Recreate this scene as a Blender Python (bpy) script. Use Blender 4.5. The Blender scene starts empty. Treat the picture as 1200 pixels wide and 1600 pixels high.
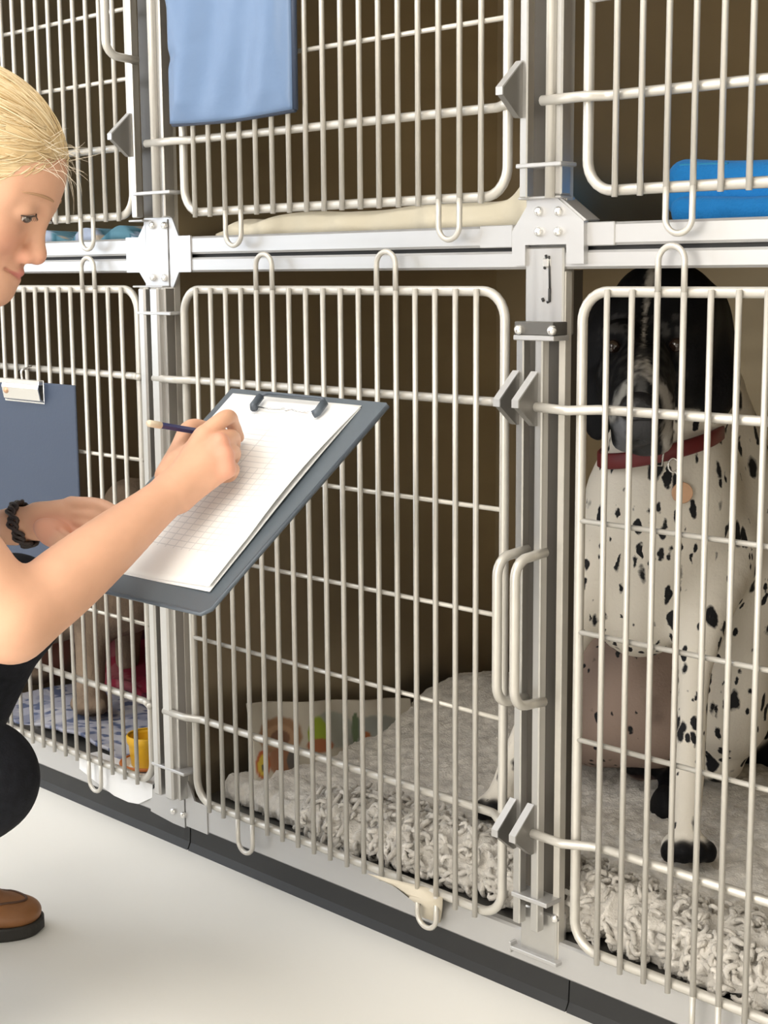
import bpy, math, random
import numpy as np
from mathutils import Vector, Matrix, noise

random.seed(7)
SC = bpy.context.scene
COL = SC.collection
PI = math.pi

# ------------------------------------------------------------------ camera
CAM = Vector((0.0, -1.4, 0.926))
RGT = Vector((0.70528042, 0.70889083, -0.00730169))
UPV = Vector((-0.10626684, 0.11589764, 0.98756017))
FWD = Vector((-0.7009186, 0.69573093, -0.15707193))
FPX = 2360.95
cam_d = bpy.data.cameras.new('camera')
cam_d.sensor_fit = 'HORIZONTAL'
cam_d.sensor_width = 36.0
cam_d.lens = FPX / 1200.0 * 36.0
cam_d.clip_start = 0.05
cam = bpy.data.objects.new('camera', cam_d)
COL.objects.link(cam)
mw = Matrix.Identity(4)
for i in range(3):
    mw[i][0] = RGT[i]; mw[i][1] = UPV[i]; mw[i][2] = -FWD[i]; mw[i][3] = CAM[i]
cam.matrix_world = mw
SC.camera = cam

# ------------------------------------------------------------------ light
SC.view_settings.view_transform = 'Standard'
SC.view_settings.look = 'None'
SC.view_settings.exposure = 0.08
SC.view_settings.gamma = 1.0
SC.view_settings.use_curve_mapping = False
SC.cycles.max_bounces = 8
SC.cycles.diffuse_bounces = 4
SC.cycles.glossy_bounces = 4
SC.cycles.sample_clamp_indirect = 4.0
wd = bpy.data.worlds.new('world'); SC.world = wd
wd.use_nodes = True
wd.node_tree.nodes['Background'].inputs[0].default_value = (0.55, 0.7, 1.0, 1)
wd.node_tree.nodes['Background'].inputs[1].default_value = 0.6

def area_light(name, loc, rot, sx, sy, power, color):
    l = bpy.data.lights.new(name, 'AREA'); l.shape = 'RECTANGLE'
    l.size = sx; l.size_y = sy; l.energy = power; l.color = color
    o = bpy.data.objects.new(name, l); COL.objects.link(o)
    o.location = loc; o.rotation_euler = rot
    return o

WARM = (1.0, 0.90, 0.76)
COOL = (0.74, 0.84, 1.0)
# fluorescent panels of the ceiling and the daylight of the window in the left wall
CEIL_LAMPS = [(-2.6, -1.15), (-0.7, -1.15), (-2.6, -2.4), (-0.7, -2.4)]
for (x, y) in CEIL_LAMPS:
    area_light('ceiling_lamp_light', (x, y, 2.59), (0, 0, 0), 1.15, 0.55, 9.5, WARM if x > -1.5 else (0.97, 0.97, 1.0))
area_light('window_or_fill_light', (-4.36, -1.75, 1.45), (0, math.radians(-90), 0), 1.3, 1.9, 16, COOL)
area_light('window_or_fill_light', (-0.9, -3.26, 1.25), (math.radians(90), 0, 0), 2.4, 1.7, 52, (1.0, 0.96, 0.90))  # added frontal fill from an unseen window, lights the kennel insides

# ------------------------------------------------------------------ helpers
def at(px, py, depth):
    """world point seen at photo pixel (px,py) at a distance along the view axis"""
    return CAM + FWD * depth + RGT * (depth * (px - 600.0) / FPX) - UPV * (depth * (py - 800.0) / FPX)

def link(o, parent=None):
    COL.objects.link(o)
    if parent is not None:
        o.parent = parent
    return o

def tag(o, label=None, cat=None, group=None, kind=None):
    if label: o['label'] = label
    if cat: o['category'] = cat
    if group: o['group'] = group
    if kind: o['kind'] = kind
    return o

def empty(name, loc=(0, 0, 0)):
    o = bpy.data.objects.new(name, None)
    o.empty_display_size = 0.05
    COL.objects.link(o)
    o.location = loc
    return o

class MB:
    """mesh builder: collects shapes, builds ONE mesh object"""
    def __init__(s):
        s.v = []; s.f = []; s.smooth = []
    def add(s, vs, fs, smooth=False):
        n = len(s.v)
        s.v.extend([tuple(p) for p in vs])
        for f in fs:
            s.f.append(tuple(i + n for i in f)); s.smooth.append(smooth)
        return s
    def box(s, x0, x1, y0, y1, z0, z1, b=0.0):
        if b <= 0:
            vs = [(x, y, z) for x in (x0, x1) for y in (y0, y1) for z in (z0, z1)]
            fs = [(0, 1, 3, 2), (4, 6, 7, 5), (0, 4, 5, 1), (2, 3, 7, 6), (0, 2, 6, 4), (1, 5, 7, 3)]
            return s.add(vs, fs)
        # chamfered box
        vs = []; idx = {}
        for i, x in enumerate((x0, x1)):
            for j, y in enumerate((y0, y1)):
                for k, z in enumerate((z0, z1)):
                    sx = b if i == 0 else -b; sy = b if j == 0 else -b; sz = b if k == 0 else -b
                    idx[i, j, k, 0] = len(vs); vs.append((x, y + sy, z + sz))
                    idx[i, j, k, 1] = len(vs); vs.append((x + sx, y, z + sz))
                    idx[i, j, k, 2] = len(vs); vs.append((x + sx, y + sy, z))
        I = idx; fs = []
        for i in (0, 1):
            q = [I[i, 0, 0, 0], I[i, 1, 0, 0], I[i, 1, 1, 0], I[i, 0, 1, 0]]; fs.append(q if i else q[::-1])
            q = [I[0, i, 0, 1], I[0, i, 1, 1], I[1, i, 1, 1], I[1, i, 0, 1]]; fs.append(q if i else q[::-1])
            q = [I[0, 0, i, 2], I[1, 0, i, 2], I[1, 1, i, 2], I[0, 1, i, 2]]; fs.append(q if i else q[::-1])
        for j in (0, 1):
            for k in (0, 1):
                q = [I[0, j, k, 1], I[0, j, k, 2], I[1, j, k, 2], I[1, j, k, 1]]; fs.append(q if (j == k) else q[::-1])
        for i in (0, 1):
            for k in (0, 1):
                q = [I[i, 0, k, 2], I[i, 0, k, 0], I[i, 1, k, 0], I[i, 1, k, 2]]; fs.append(q if (i == k) else q[::-1])
        for i in (0, 1):
            for j in (0, 1):
                q = [I[i, j, 0, 0], I[i, j, 0, 1], I[i, j, 1, 1], I[i, j, 1, 0]]; fs.append(q if (i == j) else q[::-1])
        for i in (0, 1):
            for j in (0, 1):
                for k in (0, 1):
                    q = [I[i, j, k, 0], I[i, j, k, 1], I[i, j, k, 2]]; fs.append(q if ((i + j + k) % 2 == 1) else q[::-1])
        return s.add(vs, fs)
    def tube(s, pts, r, seg=10, cap=True, closed=False, flat=1.0, rad=None):
        pts = [Vector(p) for p in pts]; n = len(pts)
        T = []
        for i in range(n):
            a = pts[(i - 1) % n] if (closed or i > 0) else pts[i]
            b = pts[(i + 1) % n] if (closed or i < n - 1) else pts[i]
            t = (b - a)
            T.append(t.normalized() if t.length > 1e-9 else Vector((0, 0, 1)))
        ref = Vector((0, 0, 1)) if abs(T[0].z) < 0.9 else Vector((1, 0, 0))
        N = T[0].cross(ref).normalized()
        vs = []
        for i in range(n):
            if i > 0:
                N = (N - T[i] * N.dot(T[i]))
                N = N.normalized() if N.length > 1e-9 else T[i].orthogonal().normalized()
            B = T[i].cross(N)
            ri = r if rad is None else rad[i]
            for k in range(seg):
                a = 2 * PI * k / seg
                vs.append(pts[i] + N * (ri * math.cos(a)) + B * (ri * math.sin(a) * flat))
        fs = []
        m = n if closed else n - 1
        for i in range(m):
            j = (i + 1) % n
            for k in range(seg):
                l = (k + 1) % seg
                fs.append((i * seg + k, i * seg + l, j * seg + l, j * seg + k))
        if cap and not closed:
            fs.append(tuple(range(seg))[::-1]); fs.append(tuple((n - 1) * seg + k for k in range(seg)))
        return s.add(vs, fs, True)
    def prism(s, poly, axis, a0, a1):
        """extrude a 2D polygon; axis 'x': poly=(y,z); 'y': poly=(x,z); 'z': poly=(x,y)"""
        def mk(p, a):
            return {'x': (a, p[0], p[1]), 'y': (p[0], a, p[1]), 'z': (p[0], p[1], a)}[axis]
        n = len(poly)
        area = sum(poly[i][0] * poly[(i + 1) % n][1] - poly[(i + 1) % n][0] * poly[i][1] for i in range(n))
        if (area < 0) != (axis == 'y'):
            poly = poly[::-1]
        vs = [mk(p, a0) for p in poly] + [mk(p, a1) for p in poly]
        fs = [tuple(range(n))[::-1], tuple(range(n, 2 * n))]
        for i in range(n):
            j = (i + 1) % n
            fs.append((i, j, n + j, n + i))
        return s.add(vs, fs)
    def ball(s, c, r, nu=14, nv=8, sc=(1, 1, 1), M=None):
        vs = []; fs = []
        c = Vector(c)
        for j in range(nv + 1):
            th = PI * j / nv
            for i in range(nu):
                ph = 2 * PI * i / nu
                p = Vector((math.sin(th) * math.cos(ph) * r * sc[0], math.sin(th) * math.sin(ph) * r * sc[1], math.cos(th) * r * sc[2]))
                if M is not None: p = M @ p
                vs.append(c + p)
        for j in range(nv):
            for i in range(nu):
                k = (i + 1) % nu
                fs.append((j * nu + i, (j + 1) * nu + i, (j + 1) * nu + k, j * nu + k))
        return s.add(vs, fs, True)
    def lathe(s, prof, c, M=None, seg=32):
        """prof: list of (radius, height) about local z"""
        vs = []; fs = []; c = Vector(c)
        for (r, h) in prof:
            for k in range(seg):
                a = 2 * PI * k / seg
                p = Vector((r * math.cos(a), r * math.sin(a), h))
                if M is not None: p = M @ p
                vs.append(c + p)
        for i in range(len(prof) - 1):
            for k in range(seg):
                l = (k + 1) % seg
                fs.append((i * seg + k, i * seg + l, (i + 1) * seg + l, (i + 1) * seg + k))
        return s.add(vs, fs, True)
    def build(s, name, mat, parent=None):
        me = bpy.data.meshes.new(name)
        me.from_pydata(s.v, [], s.f)
        me.polygons.foreach_set('use_smooth', s.smooth)
        me.update()
        mats = mat if isinstance(mat, (list, tuple)) else [mat]
        for m_ in mats: me.materials.append(m_)
        o = bpy.data.objects.new(name, me)
        return link(o, parent)

def fillet(pts, r, n=6):
    """round the inner corners of a polyline"""
    pts = [Vector(p) for p in pts]; out = [pts[0]]
    for i in range(1, len(pts) - 1):
        a, b, c = pts[i - 1], pts[i], pts[i + 1]
        d1 = (a - b); d2 = (c - b)
        ang = d1.angle(d2)
        l = min(r / math.tan(ang / 2), d1.length * 0.49, d2.length * 0.49)
        p1 = b + d1.normalized() * l; p2 = b + d2.normalized() * l
        rr = l * math.tan(ang / 2)
        bis = (d1.normalized() + d2.normalized()).normalized()
        ctr = b + bis * (rr / math.sin(ang / 2))
        v1 = p1 - ctr; v2 = p2 - ctr
        for k in range(n + 1):
            t = k / n
            v = (v1 * (1 - t) + v2 * t)
            v = v.normalized() * rr
            out.append(ctr + v)
    out.append(pts[-1])
    return out

def grid_mesh(name, mat, nu, nv, fn, parent=None, thick=0.0):
    """sheet from fn(u,v)->point; with thickness (solid slab, own underside) if thick>0"""
    vs = []; fs = []
    for j in range(nv + 1):
        for i in range(nu + 1):
            vs.append(Vector(fn(i / nu, j / nv)))
    W = nu + 1
    for j in range(nv):
        for i in range(nu):
            fs.append((j * W + i, j * W + i + 1, (j + 1) * W + i + 1, (j + 1) * W + i))
    me = bpy.data.meshes.new(name)
    me.from_pydata(vs, [], fs)
    me.polygons.foreach_set('use_smooth', [True] * len(fs))
    me.materials.append(mat)
    o = bpy.data.objects.new(name, me)
    if thick:
        md = o.modifiers.new('solid', 'SOLIDIFY'); md.thickness = thick; md.offset = -1
    return link(o, parent)

# ------------------------------------------------------------------ materials
def mat(name, col, rough=0.5, metal=0.0, spec=0.5, bump=None, vary=None, emit=None, coat=0.0, sheen=0.0, sss=0.0, attr=None, brushed=None):
    m = bpy.data.materials.new(name); m.use_nodes = True
    nt = m.node_tree; N = nt.nodes; L = nt.links
    b = N['Principled BSDF']
    b.inputs['Base Color'].default_value = (*col, 1)
    b.inputs['Roughness'].default_value = rough
    b.inputs['Metallic'].default_value = metal
    b.inputs['Specular IOR Level'].default_value = spec
    b.inputs['Coat Weight'].default_value = coat
    b.inputs['Sheen Weight'].default_value = sheen
    if sss:
        b.inputs['Subsurface Weight'].default_value = sss
        b.inputs['Subsurface Radius'].default_value = (0.012, 0.005, 0.003)
        b.inputs['Subsurface Scale'].default_value = 1.0
    tc = N.new('ShaderNodeTexCoord')
    src = None
    if attr:
        a = N.new('ShaderNodeAttribute'); a.attribute_name = attr
        src = a.outputs['Color']
        L.new(src, b.inputs['Base Color'])
    if vary:
        sc_, amt = vary[0], vary[1]
        stretch = vary[2] if len(vary) > 2 else (1, 1, 1)
        mp = N.new('ShaderNodeMapping'); mp.inputs['Scale'].default_value = stretch
        L.new(tc.outputs['Object'], mp.inputs['Vector'])
        nz = N.new('ShaderNodeTexNoise'); nz.inputs['Scale'].default_value = sc_; nz.inputs['Detail'].default_value = 5
        L.new(mp.outputs['Vector'], nz.inputs['Vector'])
        mr = N.new('ShaderNodeMapRange'); mr.inputs['From Min'].default_value = 0.25; mr.inputs['From Max'].default_value = 0.75
        mr.inputs['To Min'].default_value = 1 - amt; mr.inputs['To Max'].default_value = 1 + amt
        L.new(nz.outputs['Fac'], mr.inputs['Value'])
        vm = N.new('ShaderNodeVectorMath'); vm.operation = 'SCALE'
        vm.inputs[0].default_value = col
        if src is not None: L.new(src, vm.inputs[0])
        L.new(mr.outputs['Result'], vm.inputs['Scale'])
        L.new(vm.outputs['Vector'], b.inputs['Base Color'])
    if brushed:
        mp = N.new('ShaderNodeMapping'); mp.inputs['Scale'].default_value = brushed
        L.new(tc.outputs['Object'], mp.inputs['Vector'])
        nz = N.new('ShaderNodeTexNoise'); nz.inputs['Scale'].default_value = 1.0; nz.inputs['Detail'].default_value = 4
        L.new(mp.outputs['Vector'], nz.inputs['Vector'])
        mr = N.new('ShaderNodeMapRange'); mr.inputs['To Min'].default_value = rough - 0.08; mr.inputs['To Max'].default_value = rough + 0.1
        L.new(nz.outputs['Fac'], mr.inputs['Value']); L.new(mr.outputs['Result'], b.inputs['Roughness'])
    if bump:
        nz2 = N.new('ShaderNodeTexNoise'); nz2.inputs['Scale'].default_value = bump[0]; nz2.inputs['Detail'].default_value = 4
        L.new(tc.outputs['Object'], nz2.inputs['Vector'])
        bp = N.new('ShaderNodeBump'); bp.inputs['Strength'].default_value = bump[1]; bp.inputs['Distance'].default_value = bump[2] if len(bump) > 2 else 0.002
        L.new(nz2.outputs['Fac'], bp.inputs['Height']); L.new(bp.outputs['Normal'], b.inputs['Normal'])
    if emit:
        b.inputs['Emission Color'].default_value = (*emit[0], 1); b.inputs['Emission Strength'].default_value = emit[1]
    return m

M = {}
M['steel'] = mat('brushed_steel', (0.51, 0.505, 0.50), 0.42, 0.62, brushed=(3, 3, 160))
M['steel_v'] = mat('brushed_steel_vertical', (0.56, 0.55, 0.53), 0.34, 0.88, brushed=(160, 160, 3))
M['bar'] = mat('satin_steel_rod', (0.57, 0.545, 0.495), 0.34, 0.35, vary=(30, 0.05))
M['latch'] = mat('shaded_brushed_steel', (0.24, 0.23, 0.215), 0.4, 0.7, brushed=(160, 160, 3))  # darker copy of the steel: shade of the latch's side face in the colour
M['channel'] = mat('shaded_channel_steel', (0.12, 0.108, 0.092), 0.42, 0.6)  # dark steel, with the shade of the post recess put into its colour
M['bright'] = mat('polished_steel', (0.80, 0.79, 0.77), 0.22, 0.9)
M['panel'] = mat('kennel_panel_steel', (0.38, 0.315, 0.215), 0.36, 0.8, vary=(2.0, 0.12, (1, 1, 3)), brushed=(2, 2, 60))
M['pan'] = mat('kennel_floor_steel', (0.13, 0.125, 0.115), 0.42, 0.5, vary=(4, 0.12))
M['plinth'] = mat('black_rubber_plinth', (0.014, 0.0142, 0.0145), 0.5, 0, bump=(40, 0.1))
M['floor'] = mat('cream_vinyl_floor', (0.86, 0.845, 0.80), 0.42, 0, vary=(1.3, 0.03), bump=(120, 0.04))
M['wall'] = mat('painted_wall', (0.80, 0.78, 0.73), 0.7, bump=(60, 0.05))
M['ceil'] = mat('ceiling_white', (0.86, 0.85, 0.83), 0.8)
M['dark'] = mat('dark_gap', (0.02, 0.02, 0.02), 0.6)
M['lampface'] = mat('lamp_diffuser', (0.9, 0.9, 0.88), 0.5, emit=((1, 0.97, 0.92), 2.0))
M['lampframe'] = mat('lamp_frame', (0.85, 0.85, 0.85), 0.4)
M['glass'] = mat('window_daylight', (0.8, 0.88, 1.0), 0.2, emit=((0.72, 0.84, 1.0), 1.2))
M['fill_glass'] = mat('fill_window_glow', (0.9, 0.88, 0.84), 0.2, emit=((1.0, 0.95, 0.88), 1.6))  # glow of the added fill window
M['winframe'] = mat('window_frame_white', (0.85, 0.86, 0.87), 0.4)

# ------------------------------------------------------------------ room
X0, X1, Y0, Y1, ZC = -4.4, 1.9, -3.3, 0.86, 2.64
tag(MB().box(X0, X1, Y0, Y1, -0.1, 0.0).build('floor', M['floor']), kind='structure')
tag(MB().box(X0, X1, Y0, Y1, ZC, ZC + 0.1).build('ceiling', M['ceil']), kind='structure')
tag(MB().box(X0, X1, Y1, Y1 + 0.1, 0, ZC).build('wall_back', M['wall']), kind='structure')
wf = MB()
fx0, fx1, fz0, fz1 = -2.1, 0.3, 0.4, 2.1
wf.box(X0, fx0, Y0 - 0.1, Y0, 0, ZC); wf.box(fx1, X1, Y0 - 0.1, Y0, 0, ZC)
wf.box(fx0, fx1, Y0 - 0.1, Y0, 0, fz0); wf.box(fx0, fx1, Y0 - 0.1, Y0, fz1, ZC)
tag(wf.build('wall_front', M['wall']), kind='structure')
w2 = tag(MB().box(fx0, fx1, Y0 - 0.07, Y0 - 0.06, fz0, fz1).build('added_fill_window', M['fill_glass']), kind='structure')  # unseen window, added to throw light into the kennels from the front
fr2 = MB()
for (a, b_, c, d) in ((fx0, fx1, fz0, fz0 + 0.05), (fx0, fx1, fz1 - 0.05, fz1), (fx0, fx0 + 0.05, fz0, fz1), (fx1 - 0.05, fx1, fz0, fz1), (-0.925, -0.875, fz0, fz1)):
    fr2.box(a, b_, Y0 - 0.06, Y0 - 0.02, c, d)
fr2.build('window_frame', M['winframe'], w2)
tag(MB().box(X1, X1 + 0.1, Y0, Y1, 0, ZC).build('wall_right', M['wall']), kind='structure')
wl = MB()
wy0, wy1, wz0, wz1 = -2.75, -0.75, 0.8, 2.1
wl.box(X0 - 0.1, X0, Y0, wy0, 0, ZC); wl.box(X0 - 0.1, X0, wy1, Y1, 0, ZC)
wl.box(X0 - 0.1, X0, wy0, wy1, 0, wz0); wl.box(X0 - 0.1, X0, wy0, wy1, wz1, ZC)
tag(wl.build('wall_left', M['wall']), kind='structure')
w = MB().box(X0 - 0.07, X0 - 0.06, wy0, wy1, wz0, wz1).build('window_1', M['glass']); tag(w, kind='structure')
fr = MB()
for (a, b_, c, d) in ((wy0, wy1, wz0, wz0 + 0.05), (wy0, wy1, wz1 - 0.05, wz1), (wy0, wy0 + 0.05, wz0, wz1), (wy1 - 0.05, wy1, wz0, wz1), (-1.775, -1.725, wz0, wz1)):
    fr.box(X0 - 0.06, X0 - 0.02, a, b_, c, d)
fr.build('window_frame', M['winframe'], w)
place = ['above the kennels at the left end', 'above the kennels at the right end', 'on the far left side of the room', 'on the right side behind the viewer']
for i, (x, y) in enumerate(CEIL_LAMPS):
    t = tag(empty('ceiling_lamp', (x, y, 2.6)), 'white rectangular fluorescent ceiling panel ' + place[i], 'lamp', 'ceiling lamps')
    fb = MB(); fb.box(-0.62, 0.62, -0.32, -0.29, 0, 0.04); fb.box(-0.62, 0.62, 0.29, 0.32, 0, 0.04)
    fb.box(-0.62, -0.59, -0.29, 0.29, 0, 0.04); fb.box(0.59, 0.62, -0.29, 0.29, 0, 0.04)
    fb.build('lamp_frame', M['lampframe'], t)
    MB().box(-0.59, 0.59, -0.29, 0.29, 0.012, 0.03).build('diffuser', M['lampface'], t)
# ------------------------------------------------------------------ kennel bank
YB = 0.012                       # front of beams, posts behind the door plane Y=0
PX = [-2.635, -1.895, -1.1465, -0.407]    # post centres
DEP = 0.78
ZT, ZM, ZL = 0.9016, 0.7668, 0.2379          # lower door: top frame, upper and lower thick rail
frame = tag(empty('kennel_bank', (-1.52, YB, 0)), 'brushed stainless steel frame of posts and shelf beams holding the kennels', 'kennel frame')
FO = Vector((-1.52, YB, 0))
class FB(MB):
    ky = None
    def build(s, name, mt, parent=None):
        k = 1 + (min(v[1] for v in s.v) if s.ky is None else s.ky) / 1.4      # the survey of the front was taken at the door plane
        s.v = [(x * k - FO.x, y - FO.y, z - FO.z) for (x, y, z) in s.v]
        return MB.build(s, name, mt, parent or frame)

XL, XR = PX[0] - 0.03, PX[-1] + 0.03
FB().box(XL, XR, YB, YB + 0.03, 0.9275, 0.9490, 0.003).build('shelf_beam', M['steel'])
FB().box(XL, XR, YB, YB + 0.03, 0.9540, 0.9800, 0.003).build('shelf_lip', M['steel'])
FB().box(XL, XR, YB + 0.012, YB + 0.03, 0.945, 0.96).build('shelf_gap', M['dark'])
FB().box(XL, XR, YB, YB + 0.016, 0.047, 0.0925, 0.003).build('base_beam', M['steel'])
FB().box(XL, XR, YB, YB + 0.03, 1.66, 1.70, 0.003).build('top_beam', M['steel'])
pl = FB()
for a, b_ in ((XL, PX[1] + 0.03), (PX[1] + 0.033, PX[2] + 0.05), (PX[2] + 0.052, XR)):
    pl.prism([(0.026, 0.048), (0.040, 0.048), (0.040, 0.0), (0.018, 0.0), (0.024, 0.012)], 'x', a, b_)
pl.build('plinth', M['plinth'])

def bolt(parent, x, y, z, r=0.0058):
    Mx = Matrix.Rotation(PI / 2, 3, 'X')
    b_ = FB()
    b_.lathe([(0.0001, 0.0062), (r * 0.55, 0.0058), (r * 0.9, 0.004), (r, 0.002), (r, -0.001)], (x, y, z), Mx, 16)
    b_.build('bolt', M['bright'], parent)

post_objs = []
for i, xc in enumerate((-2.635, -1.895, -1.1410, -0.407)):
    hw = 0.029 if i != 1 else 0.0345
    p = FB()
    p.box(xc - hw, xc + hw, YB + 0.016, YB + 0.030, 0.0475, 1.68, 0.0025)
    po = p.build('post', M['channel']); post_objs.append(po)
    # bright end plates between which the post channel, darkened to carry its shade, is open
    caps = [(0.0660, 0.1280), (0.8500, 0.9535)] if i == 2 else [(0.0475, 0.0950), (0.9000, 0.9300)]
    for (za, zb_) in caps + [(0.978, 1.012)]:
        c_ = FB(); c_.box(xc - hw, xc + hw, YB - (0.004 if i == 2 else -0.004), YB + 0.018, za, zb_, 0.002)
        c_.build('post_plate', M['steel_v'], po)
    # rolled bead on the inner edges of the post
    e = FB()
    e.box(xc + hw - 0.004, xc + hw + 0.0035, YB - 0.001, YB + 0.012, 0.98, 1.67, 0.001)
    if i == 2:
        e.box(xc + hw - 0.006, xc + hw + 0.0035, YB - 0.001, YB + 0.012, 0.06, 0.925, 0.001)
    else:
        e.box(xc + hw - 0.004, xc + hw + 0.0035, YB - 0.001, YB + 0.012, 0.09, 0.925, 0.001)
    e.build('edge_bead', M['bar'], po)

jb = FB(); jb.box(-1.1550, -1.1000, YB + 0.0300, YB + 0.052, 0.10, 0.9265); jb.build('shaded_jamb', M['channel'], post_objs[2])  # added strip, dark reflection on the post's side put into its colour
# slotted plate on the middle post
xc = PX[2]
sl = FB()
def slot(mb, pts, w):
    mb.tube([(x, YB - 0.0045, z) for x, z in pts], w, 8)
slot(sl, [(-1.140, 0.944), (-1.137, 0.936), (-1.142, 0.928)], 0.0016)
slot(sl, [(-1.135, 0.943), (-1.1335, 0.905)], 0.0012)
slot(sl, [(-1.1335, 0.905), (-1.1337, 0.890), (-1.137, 0.889)], 0.0018)
slot(sl, [(-1.1445, 0.8935), (-1.1425, 0.890)], 0.0018)
sl.build('key_slot', M['dark'], post_objs[2])
kb = FB(); kb.box(-1.145, -1.1335, YB - 0.0065, YB + 0.004, 0.929, 0.941, 0.002)
kb.build('slot_tongue', M['bright'], post_objs[2])

# bracket on post 2 (and a like one on the posts at the ends)
def bracket_notched(dx):
    b_ = FB(); b_.ky = 0.0045
    poly = [(-1.1621, 1.0083), (-1.1229, 1.0097), (-1.0834, 0.9817), (-1.0826, 0.9334), (-1.1075, 0.9334),
            (-1.1085, 0.9560), (-1.1700, 0.9560), (-1.1700, 0.9318), (-1.190, 0.9318), (-1.1904, 0.9720)]
    b_.prism([(x + dx, z) for x, z in poly], 'y', YB - 0.0075, YB + 0.001)
    b_.box(-1.175 + dx, -1.111 + dx, YB - 0.016, YB + 0.006, 1.0085, 1.0115, 0.001)
    # folded chamfer flange
    b_.prism([(-1.1229 + dx, 1.0097), (-1.1195 + dx, 1.0105), (-1.0810 + dx, 0.9835), (-1.0834 + dx, 0.9817)], 'y', YB - 0.006, YB + 0.02)
    o = b_.build('bracket_plate', M['steel'])
    for (x, z) in ((-1.1535, 0.9945), (-1.1238, 0.9938), (-1.1533, 0.9710), (-1.1242, 0.9705)):
        bolt(o, x + dx, YB - 0.0075, z)
    return o
bracket_notched(0)
for (a, b_) in ((-1.242, -1.190), (-1.083, -1.040)):
    FB().box(a, b_, YB - 0.0015, YB + 0.006, 0.9535, 0.9805, 0.001).build('lip_end', M['steel'])
def bracket_long(dx):
    b_ = FB(); b_.ky = 0.009
    b_.prism([(-1.9238 + dx, 1.007), (-1.869 + dx, 1.007), (-1.869 + dx, 0.9075), (-1.925 + dx, 0.9075)], 'y', YB - 0.003, YB + 0.001)
    b_.box(-1.945 + dx, -1.869 + dx, YB - 0.016, YB + 0.004, 0.9045, 0.9075, 0.001)
    b_.box(-1.950 + dx, -1.915 + dx, YB - 0.016, YB + 0.004, 1.0045, 1.0075, 0.001)
    # gusset arms to both sides
    b_.prism([(-1.866 + dx, 1.014), (-1.8615 + dx, 1.014), (-1.8435 + dx, 0.9815), (-1.815 + dx, 0.9815), (-1.815 + dx, 0.9275), (-1.8445 + dx, 0.9275), (-1.8600 + dx, 0.9040), (-1.866 + dx, 0.9040)], 'y', YB - 0.002, YB + 0.001)
    b_.prism([(-1.926 + dx, 1.004), (-1.9450 + dx, 0.9815), (-1.978 + dx, 0.9815), (-1.978 + dx, 0.9275), (-1.9445 + dx, 0.9275), (-1.926 + dx, 0.9075)], 'y', YB - 0.002, YB + 0.001)
    o = b_.build('bracket_plate', M['steel'])
    for (x, z) in ((-1.9125, 0.9985), (-1.882, 0.9975), (-1.914, 0.9195), (-1.885, 0.9190)):
        bolt(o, x + dx, YB - 0.003, z)
    return o
bracket_long(0)
# foot bracket on post 1
b_ = FB()
b_.prism([(-1.960, 0.047), (-1.960, 0.083), (-1.944, 0.091), (-1.869, 0.0985), (-1.869, 0.042), (-1.90, 0.042)], 'y', YB - 0.003, YB + 0.001)
b_.prism([(-1.866, 0.125), (-1.861, 0.125), (-1.843, 0.0935), (-1.812, 0.0935), (-1.812, 0.046), (-1.866, 0.046)], 'y', YB - 0.002, YB + 0.001)
o = b_.build('bracket_plate', M['steel'])
bolt(o, -1.9045, YB - 0.003, 0.064); bolt(o, -1.8785, YB - 0.003, 0.064)
# foot ledge on post 2
b_ = FB(); b_.box(-1.187, -1.112, YB - 0.012, YB + 0.006, 0.0645, 0.0700, 0.001); b_.box(-1.190, -1.186, YB - 0.012, YB + 0.004, 0.060, 0.075, 0.001)
b_.build('foot_ledge', M['steel'])

# guides that hold the latch bars and hinge rods to the posts
def guide(x0, x1, z, th=0.005, yb=YB + 0.004):
    g = FB(); g.box(x0, x1, -0.0145, yb, z - th / 2, z + th / 2, 0.001)
    return g
g = guide(-1.188, -1.126, 0.8475, 0.006).build('latch_guide', M['steel'])
k = FB(); k.box(-1.186, -1.127, -0.013, YB + 0.003, 0.8505, 0.8665, 0.001); k.build('guide_plate', M['pan'], g)
bolt(g, -1.183, -0.013, 0.857); bolt(g, -1.1325, -0.013, 0.857)
guide(-1.186, -1.128, 0.149, 0.006).build('latch_guide', M['steel'])
bolt(frame, -1.118, YB, 0.124, 0.006)
guide(-1.186, -1.118, 1.0465).build('latch_guide', M['steel'])
guide(-1.956, -1.862, 1.0455).build('latch_guide', M['steel'])
guide(-1.955, -1.868, 0.866).build('latch_guide', M['steel'])
guide(-1.955, -1.868, 0.144).build('latch_guide', M['steel'])
# hinge rods
FB().tube([(-1.138, -0.006, 1.009), (-1.138, -0.006, 1.66)], 0.0060, 14).build('hinge_rod', M['bar'])
FB().tube([(-1.902, -0.006, 1.009), (-1.902, -0.006, 1.66)], 0.0068, 14).build('hinge_rod', M['bar'])
FB().box(-1.9205, -1.8990, -0.014, 0.004, 0.093, 0.905, 0.003).build('hinge_rod', M['steel_v'])
FB().box(-1.9500, -1.9330, -0.014, 0.002, 0.093, 0.905, 0.003).build('hinge_rod', M['steel_v'])
FB().box(-1.892, -1.880, -0.006, YB + 0.004, 0.093, 0.905, 0.002).build('post_channel', M['steel_v']); FB().box(-1.888, -1.874, -0.004, YB + 0.004, 1.009, 1.66, 0.002).build('post_channel', M['steel_v'])
FB().box(-1.129, -1.117, -0.004, YB + 0.003, 1.012, 1.66, 0.002).build('post_channel', M['steel_v'])

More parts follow.
